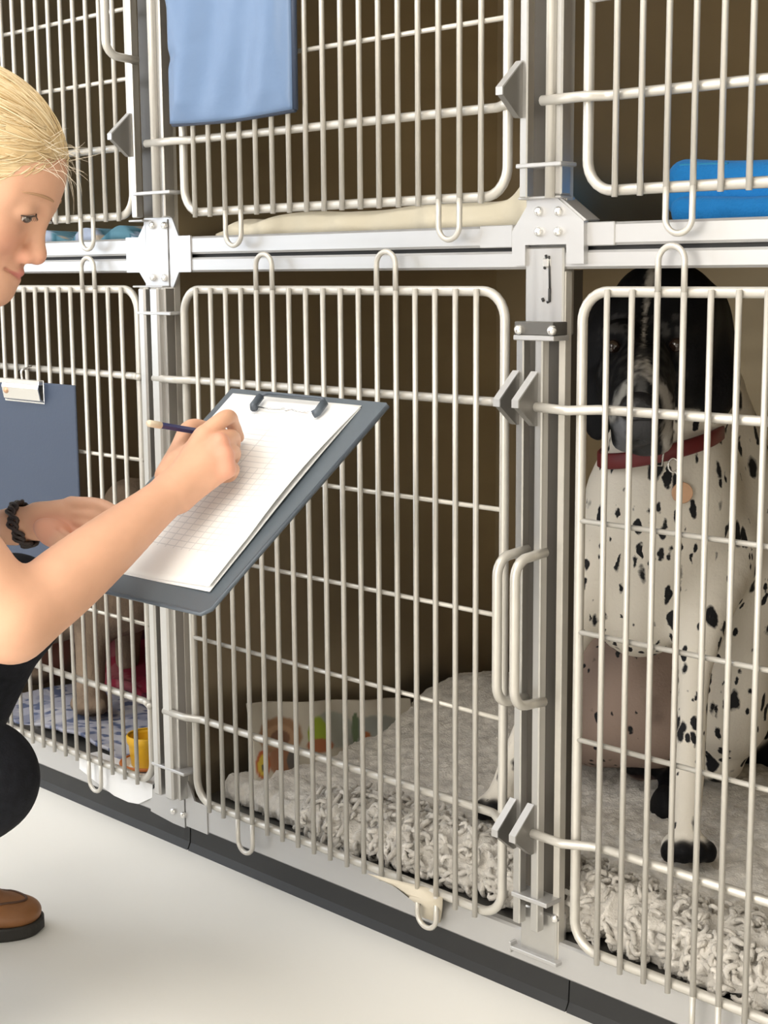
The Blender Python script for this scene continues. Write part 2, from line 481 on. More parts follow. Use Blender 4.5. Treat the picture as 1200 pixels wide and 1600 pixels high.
# ------------------------------------------------------------------ compartments
def compartment(label, x0, x1, z0, z1, zpan, shade=False):
    t = tag(empty('kennel', ((x0 + x1) / 2, 0, z0)), label, 'kennel', 'kennels of the bank')
    ox, oz = (x0 + x1) / 2, z0
    def bx(name, mt, *a):
        b = MB().box(*a); b.v = [(x - ox, y, z - oz) for x, y, z in b.v]
        return b.build(name, mt, t)
    yA = YB + 0.0155
    bx('back_panel', M['panel'], x0, x1, DEP - 0.012, DEP, z0, z1)
    bx('side_panel', M['panel'], x0, x0 + 0.012, yA, DEP - 0.012, z0, z1)
    bx('side_panel', M['panel'], x1 - 0.012, x1, yA, DEP - 0.012, z0, z1)
    bx('floor_pan', M['pan'], x0 + 0.012, x1 - 0.012, YB + (0.031 if z0 > 0.5 else 0.0165), DEP - 0.012, zpan - 0.012, zpan - (0.0 if z0 > 0.5 else 0.002))
    bx('ceiling_panel', M['panel'], x0 + 0.012, x1 - 0.012, YB + 0.032, DEP - 0.012, z1 - 0.012, z1)
    return t, Vector((ox, 0, oz))
k_ul, o_ul = compartment('upper left steel kennel lined with a teal patterned towel, black inside', PX[0], PX[1] - 0.002, 0.957, 1.66, 0.972)
k_um, o_um = compartment('upper middle steel kennel with a cream mat behind its barred door', PX[1] + 0.002, PX[2] - 0.002, 0.957, 1.66, 0.972)
k_ur, o_ur = compartment('upper right steel kennel holding a folded blue towel', PX[2] + 0.002, PX[3], 0.957, 1.66, 0.972)
k_ll, o_ll = compartment('lower left steel kennel holding a brown dog and a yellow bowl', PX[0], PX[1] - 0.002, 0.049, 0.9445, 0.088)
k_lr, o_lr = compartment('wide lower kennel with two barred doors holding a spotted dog', PX[1] + 0.002, PX[3], 0.049, 0.9445, 0.088)

# ------------------------------------------------------------------ barred doors
RB = 0.0036
def door(parent, org, xl, xr, zb, zt, bars, rails, toploops=(), botloops=(), stub=0.008):
    def fix(mb):
        mb.v = [(x - org.x, y - org.y, z - org.z) for x, y, z in mb.v]; return mb
    bars = [x * (1 - 0.0055 / 1.4) for x in bars]; xl, xr = xl * (1 + 0.004 / 1.4), xr * (1 + 0.004 / 1.4)
    f = MB()
    rc = 0.035
    pts = fillet([((xl + xr) / 2, 0.004, zb), (xr, 0.004, zb), (xr, 0.004, zt), (xl, 0.004, zt), (xl, 0.004, zb), ((xl + xr) / 2, 0.004, zb)], rc, 7)[:-1]
    f.tube(pts, 0.0062, 12, closed=True)
    d = fix(f).build('door', M['bar'], parent)
    inv_used = set()
    def sub(mb, name, mt=None):
        return fix(mb).build(name, mt or M['bar'], d)
    yb_ = -0.0055
    tl = {k: True for k in toploops}; bl = {k: True for k in botloops}
    for k, x in enumerate(bars):
        zz0 = zb - stub; zz1 = zt + 0.003
        if k in tl or (k - 1) in tl: zz1 = zt
        if k in bl or (k - 1) in bl: zz0 = zb
        sub(MB().tube([(x, yb_, zz0), (x, yb_, zz1)], RB, 8), 'bar')
    for k in toploops:
        a, b = bars[k], bars[k + 1]
        sub(MB().tube(fillet([(a, yb_, zt), (a, yb_, zt + 0.05), (b, yb_, zt + 0.05), (b, yb_, zt)], abs(b - a) * 0.499, 8), RB, 8), 'wire_loop')
    for k in botloops:
        a, b = bars[k], bars[k + 1]
        sub(MB().tube(fillet([(a, yb_, zb), (a, yb_, zb - 0.05), (b, yb_, zb - 0.05), (b, yb_, zb)], abs(b - a) * 0.499, 8), RB, 8), 'wire_loop')
    for (z, r, p) in rails:
        sub(MB().tube(p, r, 10), 'rail')
    return d, sub

def thick_rail(z, xl, xr, hinge=None, latch=None):
    """thick rail behind the bars; its end bends forward round the frame to a hinge rod or a latch"""
    y = 0.0065
    p = []
    if hinge is not None and hinge < xl:
        p += [(hinge, -0.010, z), (xl - 0.012, -0.010, z), (xl + 0.016, y - 0.006, z)]
    else:
        p += [(xl, y, z)]
    if hinge is not None and hinge > xr:
        p += [(xr - 0.016, y - 0.006, z), (xr + 0.012, -0.010, z), (hinge, -0.010, z)]
    elif latch is not None:
        p += [(xr - 0.02, y, z), (xr + 0.006, -0.012, z + 0.001), (latch, -0.014, z)]
    else:
        p += [(xr, y, z)]
    return (z, 0.0058, fillet(p, 0.02, 5))
def thin_rail(z, xl, xr):
    return (z, 0.0032, [(xl, 0.002, z), (xr, 0.002, z)])

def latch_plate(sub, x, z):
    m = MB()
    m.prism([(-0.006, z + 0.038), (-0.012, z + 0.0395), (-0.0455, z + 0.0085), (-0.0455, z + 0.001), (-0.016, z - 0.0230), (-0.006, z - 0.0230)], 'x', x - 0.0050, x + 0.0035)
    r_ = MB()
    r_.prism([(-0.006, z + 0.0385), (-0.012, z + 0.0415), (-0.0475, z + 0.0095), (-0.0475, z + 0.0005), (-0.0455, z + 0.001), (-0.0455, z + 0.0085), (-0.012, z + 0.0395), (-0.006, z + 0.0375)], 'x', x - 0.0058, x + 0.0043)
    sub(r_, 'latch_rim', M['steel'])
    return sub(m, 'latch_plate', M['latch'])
def handle(sub, x, z0, z1):
    m = MB().tube(fillet([(x, 0, z1), (x, -0.056, z1 - 0.004), (x, -0.056, z0), (x, 0, z0 - 0.004)], 0.022, 6), 0.0062, 12)
    return sub(m, 'handle')
def latch_bar(sub, x, z0, z1):
    x += 0.0045
    m = MB().box(x - 0.0058, x + 0.0058, -0.0105, 0.0035, z0, z1, 0.0015)
    return sub(m, 'latch_bar', M['steel_v'])

lowz = [0.6345, 0.5000, 0.3672]
upz = [1.2194, 1.3220, 1.4245]
def lower_rails(xl, xr, hinge, latch):
    return [thick_rail(ZM, xl, xr, hinge, latch), thick_rail(ZL, xl, xr, hinge, latch)] + [thin_rail(z, xl, xr) for z in lowz]
def upper_rails(xl, xr, hinge, latch):
    return [thick_rail(1.1184, xl, xr, hinge, latch), thick_rail(1.527, xl, xr, hinge, latch)] + [thin_rail(z, xl, xr) for z in upz]
DB, DT = 0.1017, ZT
UB, UT = 1.0145, 1.630
# lower middle
bars = [-1.2471 - 0.0348 * k for k in range(17)]
d_lm, s_lm = door(k_lr, o_lr, -1.8326, -1.2005, DB, DT, bars, lower_rails(-1.8326, -1.2005, -1.9000, -1.176), (4, 11), (2, 13))
latch_bar(s_lm, -1.173, 0.110, 0.862); latch_plate(s_lm, -1.172, ZM); latch_plate(s_lm, -1.172, 0.2330)
handle(s_lm, -1.1625, 0.4085, 0.5905)
# lower right
bars = [-1.0487 + 0.0344 * k for k in range(17)]
d_lr, s_lr = door(k_lr, o_lr, -1.083, -0.452, DB, DT, bars, [], (2, 12), (4, 13))
for z in (ZM, ZL):
    s_lr(MB().tube(fillet([(-1.147, -0.014, z), (-1.095, -0.012, z - 0.002), (-1.060, 0.002, z), (-1.04, 0.0065, z), (-0.452, 0.0065, z)], 0.02, 5), 0.0058, 10), 'rail')
for z in lowz:
    s_lr(MB().tube([(-1.083, 0.002, z), (-0.452, 0.002, z)], 0.0032, 10), 'rail')
latch_bar(s_lr, -1.1442, 0.107, 0.862); latch_plate(s_lr, -1.1435, ZM); latch_plate(s_lr, -1.1435, 0.2330)
handle(s_lr, -1.1350, 0.4085, 0.5905)
# upper middle
bars = [-1.2402 - 0.0350 * k for k in range(17)]
d_um, s_um = door(k_um, o_um, -1.824, -1.1977, UB, UT, bars, upper_rails(-1.824, -1.1977, -1.902, -1.172), (), (1, 13))
latch_bar(s_um, -1.1700, 1.010, 1.60); latch_plate(s_um, -1.1700, 1.1245)
# upper right
bars = [-1.0406 + 0.0344 * k for k in range(17)]
d_ur, s_ur = door(k_ur, o_ur, -1.0786, -0.452, UB, UT, bars, [], (), (2, 13))
for z in (1.1184, 1.527):
    s_ur(MB().tube(fillet([(-1.138, -0.010, z), (-1.075, -0.010, z), (-1.055, 0.0065, z), (-0.452, 0.0065, z)], 0.02, 5), 0.0060, 10), 'rail')
for z in (1.224, 1.3265, 1.429):
    s_ur(MB().tube([(-1.0786, 0.002, z), (-0.452, 0.002, z)], 0.0040, 10), 'rail')
# upper left
bars = [-1.9928 - 0.0355 * k for k in range(17)]
d_ul, s_ul = door(k_ul, o_ul, -2.60, -1.953, UB, UT, bars, upper_rails(-2.60, -1.953, None, -1.943), (), (2, 12))
latch_bar(s_ul, -1.9425, 1.010, 1.60); latch_plate(s_ul, -1.942, 1.1245); handle(s_ul, -1.9315, 1.247, 1.44)
# lower left
bars = [-1.9948 - 0.0355 * k for k in range(17)]
d_ll, s_ll = door(k_ll, o_ll, -2.60, -1.950, DB, DT, bars, lower_rails(-2.60, -1.950, -1.941, None), (2, 12), (3, 12))
# ------------------------------------------------------------------ smooth bodies
def _smin(a, b, k):
    h = np.maximum(k - np.abs(a - b), 0.0) / k
    return np.minimum(a, b) - h * h * k * 0.25

class Body:
    """one continuous skin over blended volumes"""
    def __init__(s):
        s.p = []
    def cap(s, p1, p2, r1, r2, k=0.02, c=0, op='add'):
        s.p.append(('cap', np.array(p1, float), np.array(p2, float), r1, r2, k, c, op)); return s
    def chain(s, pts, k=0.02, c=0, sub=6):
        """limb: list of (point, radius), run through by a smooth curve"""
        P = np.array([np.array(p, float) for p, r in pts]); Rr = np.array([r for p, r in pts], float)
        X = np.concatenate([P, Rr[:, None]], 1)
        X = np.concatenate([2 * X[:1] - X[1:2], X, 2 * X[-1:] - X[-2:-1]])
        out = []
        for i in range(1, len(X) - 2):
            for j in range(sub):
                t = j / sub
                out.append(0.5 * ((2 * X[i]) + (X[i + 1] - X[i - 1]) * t + (2 * X[i - 1] - 5 * X[i] + 4 * X[i + 1] - X[i + 2]) * t * t + (3 * X[i] - X[i - 1] - 3 * X[i + 1] + X[i + 2]) * t ** 3))
        out.append(X[-2])
        out = np.array(out)
        if len(pts) == 2: out = X[1:3]
        s.p.append(('poly', out[:, :3], out[:, 3], None, None, k, c, 'add')); return s
    def ell(s, c0, rad, Mx=None, k=0.02, c=0, op='add'):
        Mx = np.eye(3) if Mx is None else np.array(Mx, float)   # rows: the local axes in world space
        s.p.append(('ell', np.array(c0, float), np.array(rad, float), Mx, 0, k, c, op)); return s
    def rbx(s, c0, half, r, k=0.02, c=0):
        s.p.append(('rbx', np.array(c0, float), np.array(half, float), r, None, k, c, 'add')); return s
    def dist(s, q, P):
        if q[0] == 'rbx':
            d = np.abs(P - q[1]) - (q[2] - q[3])
            return np.sqrt((np.maximum(d, 0) ** 2).sum(-1)) + np.minimum(d.max(-1), 0) - q[3]
        if q[0] == 'poly':
            best = None
            for a, b, r1, r2 in zip(q[1][:-1], q[1][1:], q[2][:-1], q[2][1:]):
                ba = b - a; L2 = max(float(ba @ ba), 1e-12)
                d = P - a; t = np.clip((d @ ba) / L2, 0, 1); d = d - t[..., None] * ba
                d = np.sqrt((d * d).sum(-1)) - (r1 + (r2 - r1) * t)
                best = d if best is None else np.minimum(best, d)
            return best
        if q[0] == 'cap':
            a, b, r1, r2 = q[1:5]
            ba = b - a; L2 = max(float(ba @ ba), 1e-12)
            t = np.clip(((P - a) @ ba) / L2, 0, 1)
            d = P - a - t[..., None] * ba
            return np.sqrt((d * d).sum(-1)) - (r1 + (r2 - r1) * t)
        c, r, Mx = q[1:4]
        l = (P - c) @ Mx.T
        k0 = np.sqrt(((l / r) ** 2).sum(-1)); k1 = np.sqrt(((l / (r * r)) ** 2).sum(-1)) + 1e-9
        return k0 * (k0 - 1.0) / k1
    def bounds(s, q):
        m = q[5]
        if q[0] == 'rbx':
            return q[1] - q[2], q[1] + q[2]
        if q[0] == 'poly':
            r = q[2].max()
            return q[1].min(0) - r, q[1].max(0) + r
        if q[0] == 'cap':
            r = max(q[3], q[4])
            return np.minimum(q[1], q[2]) - r, np.maximum(q[1], q[2]) + r
        ext = np.sqrt(((q[3] * q[2][:, None]) ** 2).sum(0))
        return q[1] - ext, q[1] + ext
    def field(s, lo, hi, h):
        n = np.ceil((hi - lo) / h).astype(int) + 1
        F = np.full(n, 1.0, np.float32)
        ax = [lo[i] + h * np.arange(n[i]) for i in range(3)]
        for q in s.p:
            b0, b1 = s.bounds(q); mg = q[5] + 3 * h
            i0 = np.maximum(np.floor((b0 - mg - lo) / h).astype(int), 0); i1 = np.minimum(np.ceil((b1 + mg - lo) / h).astype(int) + 1, n)
            if np.any(i1 <= i0): continue
            P = np.stack(np.meshgrid(ax[0][i0[0]:i1[0]], ax[1][i0[1]:i1[1]], ax[2][i0[2]:i1[2]], indexing='ij'), -1)
            d = s.dist(q, P).astype(np.float32)
            sl_ = (slice(i0[0], i1[0]), slice(i0[1], i1[1]), slice(i0[2], i1[2]))
            if q[7] == 'add': F[sl_] = _smin(F[sl_], d, q[5])
            else: F[sl_] = -_smin(-F[sl_], d, q[5])
        return F
    def mesh(s, h, box=None):
        bs = [s.bounds(q) for q in s.p if q[7] == 'add']
        lo = np.min([b[0] for b in bs], 0) - 4 * h; hi = np.max([b[1] for b in bs], 0) + 4 * h
        if box is not None:
            lo = np.maximum(lo, box[0]); hi = np.minimum(hi, box[1])
        F = s.field(lo, hi, h)
        return surface_nets(F, lo, h)

def surface_nets(F, lo, h):
    ins = F < 0
    n = np.array(F.shape)
    cnt = np.zeros(n - 1, np.int8)
    for i in (0, 1):
        for j in (0, 1):
            for k in (0, 1):
                cnt += ins[i:n[0] - 1 + i, j:n[1] - 1 + j, k:n[2] - 1 + k]
    act = (cnt > 0) & (cnt < 8)
    I = np.argwhere(act)
    idm = np.full(act.shape, -1, np.int64); idm[act] = np.arange(len(I))
    acc = np.zeros((len(I), 3)); num = np.zeros(len(I))
    corners = [(i, j, k) for i in (0, 1) for j in (0, 1) for k in (0, 1)]
    val = {c: F[I[:, 0] + c[0], I[:, 1] + c[1], I[:, 2] + c[2]] for c in corners}
    for a in corners:
        for ax in range(3):
            if a[ax] == 1: continue
            b = list(a); b[ax] = 1; b = tuple(b)
            va, vb = val[a], val[b]
            cr = (va < 0) != (vb < 0)
            t = np.where(cr, va / np.where(cr, va - vb, 1), 0)
            p = np.zeros((len(I), 3)); p[:] = a; p[:, ax] += t
            acc[cr] += p[cr]; num[cr] += 1
    V = lo + h * (I + acc / num[:, None])
    faces = []
    for ax in range(3):
        o1, o2 = [x for x in range(3) if x != ax]
        sl0 = [slice(None)] * 3; sl1 = [slice(None)] * 3
        sl0[ax] = slice(0, n[ax] - 1); sl1[ax] = slice(1, n[ax])
        a = ins[tuple(sl0)]; b = ins[tuple(sl1)]
        E = np.argwhere(a != b)
        E = E[(E[:, o1] > 0) & (E[:, o2] > 0) & (E[:, o1] < n[o1] - 1) & (E[:, o2] < n[o2] - 1)]
        inside0 = a[E[:, 0], E[:, 1], E[:, 2]]
        q = []
        for d1, d2 in ((1, 1), (0, 1), (0, 0), (1, 0)):
            c = E.copy(); c[:, o1] -= d1; c[:, o2] -= d2
            q.append(idm[c[:, 0], c[:, 1], c[:, 2]])
        q = np.stack(q, 1)
        flip = inside0 if ax != 1 else ~inside0
        q = np.where(flip[:, None], q, q[:, ::-1])
        faces.append(q)
    Q = np.concatenate(faces)
    Q = Q[(Q >= 0).all(1)]
    return V, Q

def mesh_obj(name, V, Q, mt, parent=None, col=None, org=None):
    if org is not None: V = V - np.array(org)
    me = bpy.data.meshes.new(name)
    me.from_pydata(V.tolist(), [], Q.tolist())
    me.polygons.foreach_set('use_smooth', [True] * len(Q))
    me.update()
    me.materials.append(mt)
    if col is not None:
        ca = me.color_attributes.new('Col', 'FLOAT_COLOR', 'POINT')
        ca.data.foreach_set('color', col.astype(np.float32).ravel())
    o = bpy.data.objects.new(name, me)
    return link(o, parent)

def np_noise(P, scale, seed=0, octaves=2):
    """smooth value noise on an (N,3) array"""
    P = np.asarray(P, float)
    out = np.zeros(len(P)); amp = 1.0; tot = 0
    def hsh(i, j, k):
        x = (i * 374761393 + j * 668265263 + k * 2147483647 + seed * 974634777) & 0xffffffff
        x = ((x ^ (x >> 13)) * 1274126177) & 0xffffffff
        return ((x ^ (x >> 16)) & 0xffff) / 65535.0
    for o_ in range(octaves):
        X = P * scale * (2 ** o_) + 100
        i = np.floor(X).astype(np.int64); f = X - i; f = f * f * (3 - 2 * f)
        v = 0
        for a in (0, 1):
            for b in (0, 1):
                for c in (0, 1):
                    w = np.where(a, f[:, 0], 1 - f[:, 0]) * np.where(b, f[:, 1], 1 - f[:, 1]) * np.where(c, f[:, 2], 1 - f[:, 2])
                    v = v + w * hsh(i[:, 0] + a, i[:, 1] + b, i[:, 2] + c)
        out += amp * v; tot += amp; amp *= 0.5
    return out / tot
# ------------------------------------------------------------------ the spotted dog
VX = np.array(RGT); VU = np.array(UPV); VF = np.array(FWD)
def view_axes(roll=0.0, yaw=0.0, pitch=0.0):
    """rows: right, up, away axes of the view, turned by roll / yaw / pitch (degrees)"""
    r, u, f = VX.copy(), VU.copy(), VF.copy()
    def rot(a, b, t):
        t = math.radians(t); return a * math.cos(t) + b * math.sin(t), b * math.cos(t) - a * math.sin(t)
    r, f = rot(r, f, yaw)
    u, f = rot(u, f, pitch)
    r, u = rot(r, u, roll)
    return np.array([r, u, f])
VA = view_axes()

def dog_fur_mat(name):
    m = bpy.data.materials.new(name); m.use_nodes = True
    nt = m.node_tree; N = nt.nodes; L = nt.links; b = N['Principled BSDF']
    b.inputs['Roughness'].default_value = 0.6
    b.inputs['Specular IOR Level'].default_value = 0.12
    a = N.new('ShaderNodeAttribute'); a.attribute_name = 'Col'
    tc = N.new('ShaderNodeTexCoord')
    # ragged spots: warped cells stretched along the coat
    nz = N.new('ShaderNodeTexNoise'); nz.inputs['Scale'].default_value = 60; nz.inputs['Detail'].default_value = 3
    L.new(tc.outputs['Object'], nz.inputs['Vector'])
    sub = N.new('ShaderNodeVectorMath'); sub.operation = 'MULTIPLY_ADD'
    L.new(nz.outputs['Color'], sub.inputs[0]); sub.inputs[1].default_value = (0.014, 0.014, 0.02); L.new(tc.outputs['Object'], sub.inputs[2])
    masks = []
    for sc_, th, sz in ((64, 0.22, 0.40), (31, 0.175, 0.5), (15, 0.10, 0.8)):
        mp = N.new('ShaderNodeMapping'); mp.inputs['Scale'].default_value = (1, 1, sz)
        L.new(sub.outputs['Vector'], mp.inputs['Vector'])
        vo = N.new('ShaderNodeTexVoronoi'); vo.inputs['Scale'].default_value = sc_; vo.inputs['Randomness'].default_value = 1.0
        L.new(mp.outputs['Vector'], vo.inputs['Vector'])
        # each cell its own spot size
        sep = N.new('ShaderNodeSeparateColor'); L.new(vo.outputs['Color'], sep.inputs['Color'])
        mul = N.new('ShaderNodeMath'); mul.operation = 'MULTIPLY'; mul.inputs[1].default_value = th * 1.9
        L.new(sep.outputs['Red'], mul.inputs[0])
        mul2 = N.new('ShaderNodeMath'); mul2.operation = 'MULTIPLY'
        L.new(mul.outputs[0], mul2.inputs[0]); L.new(a.outputs['Alpha'], mul2.inputs[1])
        ss = N.new('ShaderNodeMath'); ss.operation = 'SUBTRACT'
        L.new(mul2.outputs[0], ss.inputs[0]); L.new(vo.outputs['Distance'], ss.inputs[1])
        mr = N.new('ShaderNodeMapRange'); mr.inputs['From Min'].default_value = -0.03; mr.inputs['From Max'].default_value = 0.05
        L.new(ss.outputs[0], mr.inputs['Value'])
        masks.append(mr)
    mx = N.new('ShaderNodeMath'); mx.operation = 'MAXIMUM'
    mx0 = N.new('ShaderNodeMath'); mx0.operation = 'MAXIMUM'
    L.new(masks[0].outputs['Result'], mx0.inputs[0]); L.new(masks[1].outputs['Result'], mx0.inputs[1])
    L.new(mx0.outputs[0], mx.inputs[0]); L.new(masks[2].outputs['Result'], mx.inputs[1])
    mix = N.new('ShaderNodeMix'); mix.data_type = 'RGBA'
    L.new(mx.outputs[0], mix.inputs['Factor']); L.new(a.outputs['Color'], mix.inputs[6]); mix.inputs[7].default_value = (0.018, 0.018, 0.02, 1)
    L.new(mix.outputs[2], b.inputs['Base Color'])
    n2 = N.new('ShaderNodeTexNoise'); n2.inputs['Scale'].default_value = 220
    L.new(tc.outputs['Object'], n2.inputs['Vector'])
    bp = N.new('ShaderNodeBump'); bp.inputs['Strength'].default_value = 0.25; bp.inputs['Distance'].default_value = 0.002
    L.new(n2.outputs['Fac'], bp.inputs['Height']); L.new(bp.outputs['Normal'], b.inputs['Normal'])
    return m
M['dogfur'] = dog_fur_mat('short_spotted_fur')
M['dogeye'] = mat('dog_eye', (0.03, 0.015, 0.01), 0.08, 0, coat=1.0)
M['dognose'] = mat('dog_nose', (0.012, 0.012, 0.014), 0.32, 0, bump=(300, 0.3))
M['collar'] = mat('red_leather', (0.16, 0.018, 0.02), 0.5, 0, bump=(90, 0.1))
M['copper'] = mat('copper_tag', (0.62, 0.38, 0.24), 0.4, 0.55)

WH, BK, RN, PK, DK = 0, 1, 2, 3, 4      # coat regions
D = Body()
P_ = lambda x, y, d: np.array(at(x, y, d))
HA = view_axes(roll=-2, yaw=-10, pitch=8)
# skull, brow, cheeks
D.ell(P_(1040, 508, 2.07), (0.074, 0.072, 0.088), HA, 0.02, BK)
D.ell(P_(1037, 462, 2.075), (0.062, 0.040, 0.070), HA, 0.03, BK)
D.ell(P_(968, 520, 1.995), (0.024, 0.018, 0.022), HA, 0.02, BK)
D.ell(P_(1050, 516, 1.995), (0.026, 0.018, 0.022), HA, 0.02, BK)
D.ell(P_(968, 590, 2.02), (0.030, 0.045, 0.040), HA, 0.03, BK)
D.ell(P_(1072, 578, 2.04), (0.034, 0.042, 0.042), HA, 0.03, BK)
# bridge and muzzle
D.cap(P_(1005, 545, 2.00), P_(1000, 612, 1.905), 0.030, 0.026, 0.03, RN)
D.cap(P_(1004, 600, 1.97), P_(998, 655, 1.905), 0.042, 0.034, 0.03, RN)
D.cap(P_(985, 630, 1.925), P_(976, 685, 1.93), 0.024, 0.017, 0.015, RN)
D.cap(P_(1020, 630, 1.925), P_(1030, 688, 1.94), 0.026, 0.018, 0.015, RN)
D.cap(P_(1004, 650, 1.96), P_(1002, 692, 1.945), 0.030, 0.016, 0.02, RN)
# eye sockets and the groove of the brow
D.ell(P_(960, 541, 1.972), (0.011, 0.0075, 0.012), HA, 0.010, BK, 'sub')
D.ell(P_(1056, 538, 1.972), (0.011, 0.0075, 0.012), HA, 0.010, BK, 'sub')
D.cap(P_(1012, 440, 2.0), P_(1008, 530, 1.965), 0.006, 0.006, 0.02, BK, 'sub')
# lip line between the flews
D.cap(P_(1000, 668, 1.885), P_(1001, 702, 1.90), 0.003, 0.004, 0.006, RN, 'sub')
# ears: broad hanging flaps
EA = view_axes(roll=-6, yaw=38)
D.ell(P_(1114, 538, 2.08), (0.042, 0.078, 0.013), EA, 0.02, BK)
D.cap(P_(1098, 490, 2.08), P_(1122, 600, 2.07), 0.020, 0.026, 0.03, BK)
D.ell(P_(1122, 600, 2.06), (0.024, 0.030, 0.012), EA, 0.02, BK)
EB = view_axes(roll=3, yaw=-55)
D.ell(P_(938, 560, 2.07), (0.040, 0.088, 0.012), EB, 0.02, BK)
D.ell(P_(933, 640, 2.06), (0.022, 0.038, 0.011), EB, 0.03, BK)
D.cap(P_(962, 490, 2.07), P_(940, 520, 2.07), 0.020, 0.018, 0.02, BK)
# neck, chest, shoulders, back
D.cap(P_(1045, 590, 2.13), P_(1040, 750, 2.17), 0.070, 0.092, 0.05, WH)
D.cap(P_(1090, 620, 2.22), P_(1115, 800, 2.32), 0.070, 0.115, 0.06, WH)
D.ell(P_(1030, 830, 2.20), (0.112, 0.125, 0.105), VA, 0.06, WH)
D.ell(P_(1000, 930, 2.20), (0.078, 0.090, 0.080), VA, 0.05, WH)
D.ell(P_(1125, 890, 2.32), (0.105, 0.150, 0.120), VA, 0.06, WH)
D.cap(P_(1110, 850, 2.35), P_(1120, 1060, 2.55), 0.125, 0.135, 0.08, WH)
# front legs
D.chain([(P_(1118, 860, 2.20), 0.062), (P_(1092, 985, 2.13), 0.036), (P_(1084, 1060, 2.11), 0.0225), (P_(1079, 1170, 2.09), 0.0205), (P_(1076, 1205, 2.085), 0.022), (P_(1072, 1290, 2.07), 0.0185)], 0.025, WH)
D.chain([(P_(935, 870, 2.18), 0.058), (P_(890, 985, 2.18), 0.034), (P_(855, 1070, 2.20), 0.023), (P_(812, 1170, 2.23), 0.021), (P_(785, 1235, 2.245), 0.019)], 0.025, WH)
def paw(c, w, ax, cr, ct):
    """paw with four toes; ax rows right, up, away"""
    c = np.array(c)
    D.ell(c, (w * 0.92, w * 0.62, w * 1.05), ax, 0.012, cr)
    for k, (o_, f_, rr) in enumerate(((-0.72, 0.60, 0.34), (-0.26, 0.92, 0.38), (0.26, 0.92, 0.38), (0.72, 0.60, 0.34))):
        D.ell(c + ax[0] * o_ * w - ax[2] * f_ * w - ax[1] * w * 0.18, (w * rr, w * 0.42, w * 0.48), ax, 0.007, ct)
FA = view_axes(pitch=9)
paw(P_(1071, 1322, 2.075), 0.036, FA, WH, BK)
paw(P_(779, 1258, 2.25), 0.036, FA, WH, BK)
# belly and hind legs
D.ell(P_(985, 1075, 2.36), (0.090, 0.115, 0.10), VA, 0.05, PK)
D.ell(P_(1030, 1120, 2.34), (0.060, 0.075, 0.07), VA, 0.04, PK)
D.ell(P_(930, 1080, 2.42), (0.090, 0.12, 0.12), VA, 0.04, PK)
D.cap(P_(1012, 1092, 2.275), P_(1018, 1114, 2.275), 0.013, 0.009, 0.02, DK)
D.ell(P_(1140, 1070, 2.34), (0.062, 0.110, 0.10), view_axes(roll=-14), 0.03, WH)
D.chain([(P_(1150, 1130, 2.32), 0.045), (P_(1128, 1185, 2.37), 0.030)], 0.03, WH)
D.ell(P_(1118, 1196, 2.37), (0.036, 0.024, 0.05), FA, 0.02, WH)
paw(P_(1008, 1190, 2.40), 0.034, FA, DK, BK)
D.cap(P_(985, 1150, 2.42), P_(1008, 1188, 2.42), 0.05, 0.03, 0.03, PK)
D.ell(P_(1039, 1262, 2.275), (0.018, 0.034, 0.035), FA, 0.015, BK)
D.chain([(P_(1039, 1262, 2.29), 0.018), (P_(1060, 1200, 2.40), 0.024)], 0.02, BK)
D.ell(P_(1205, 1150, 2.52), (0.07, 0.10, 0.06), VA, 0.04, BK)
V, Q = D.mesh(0.0045)

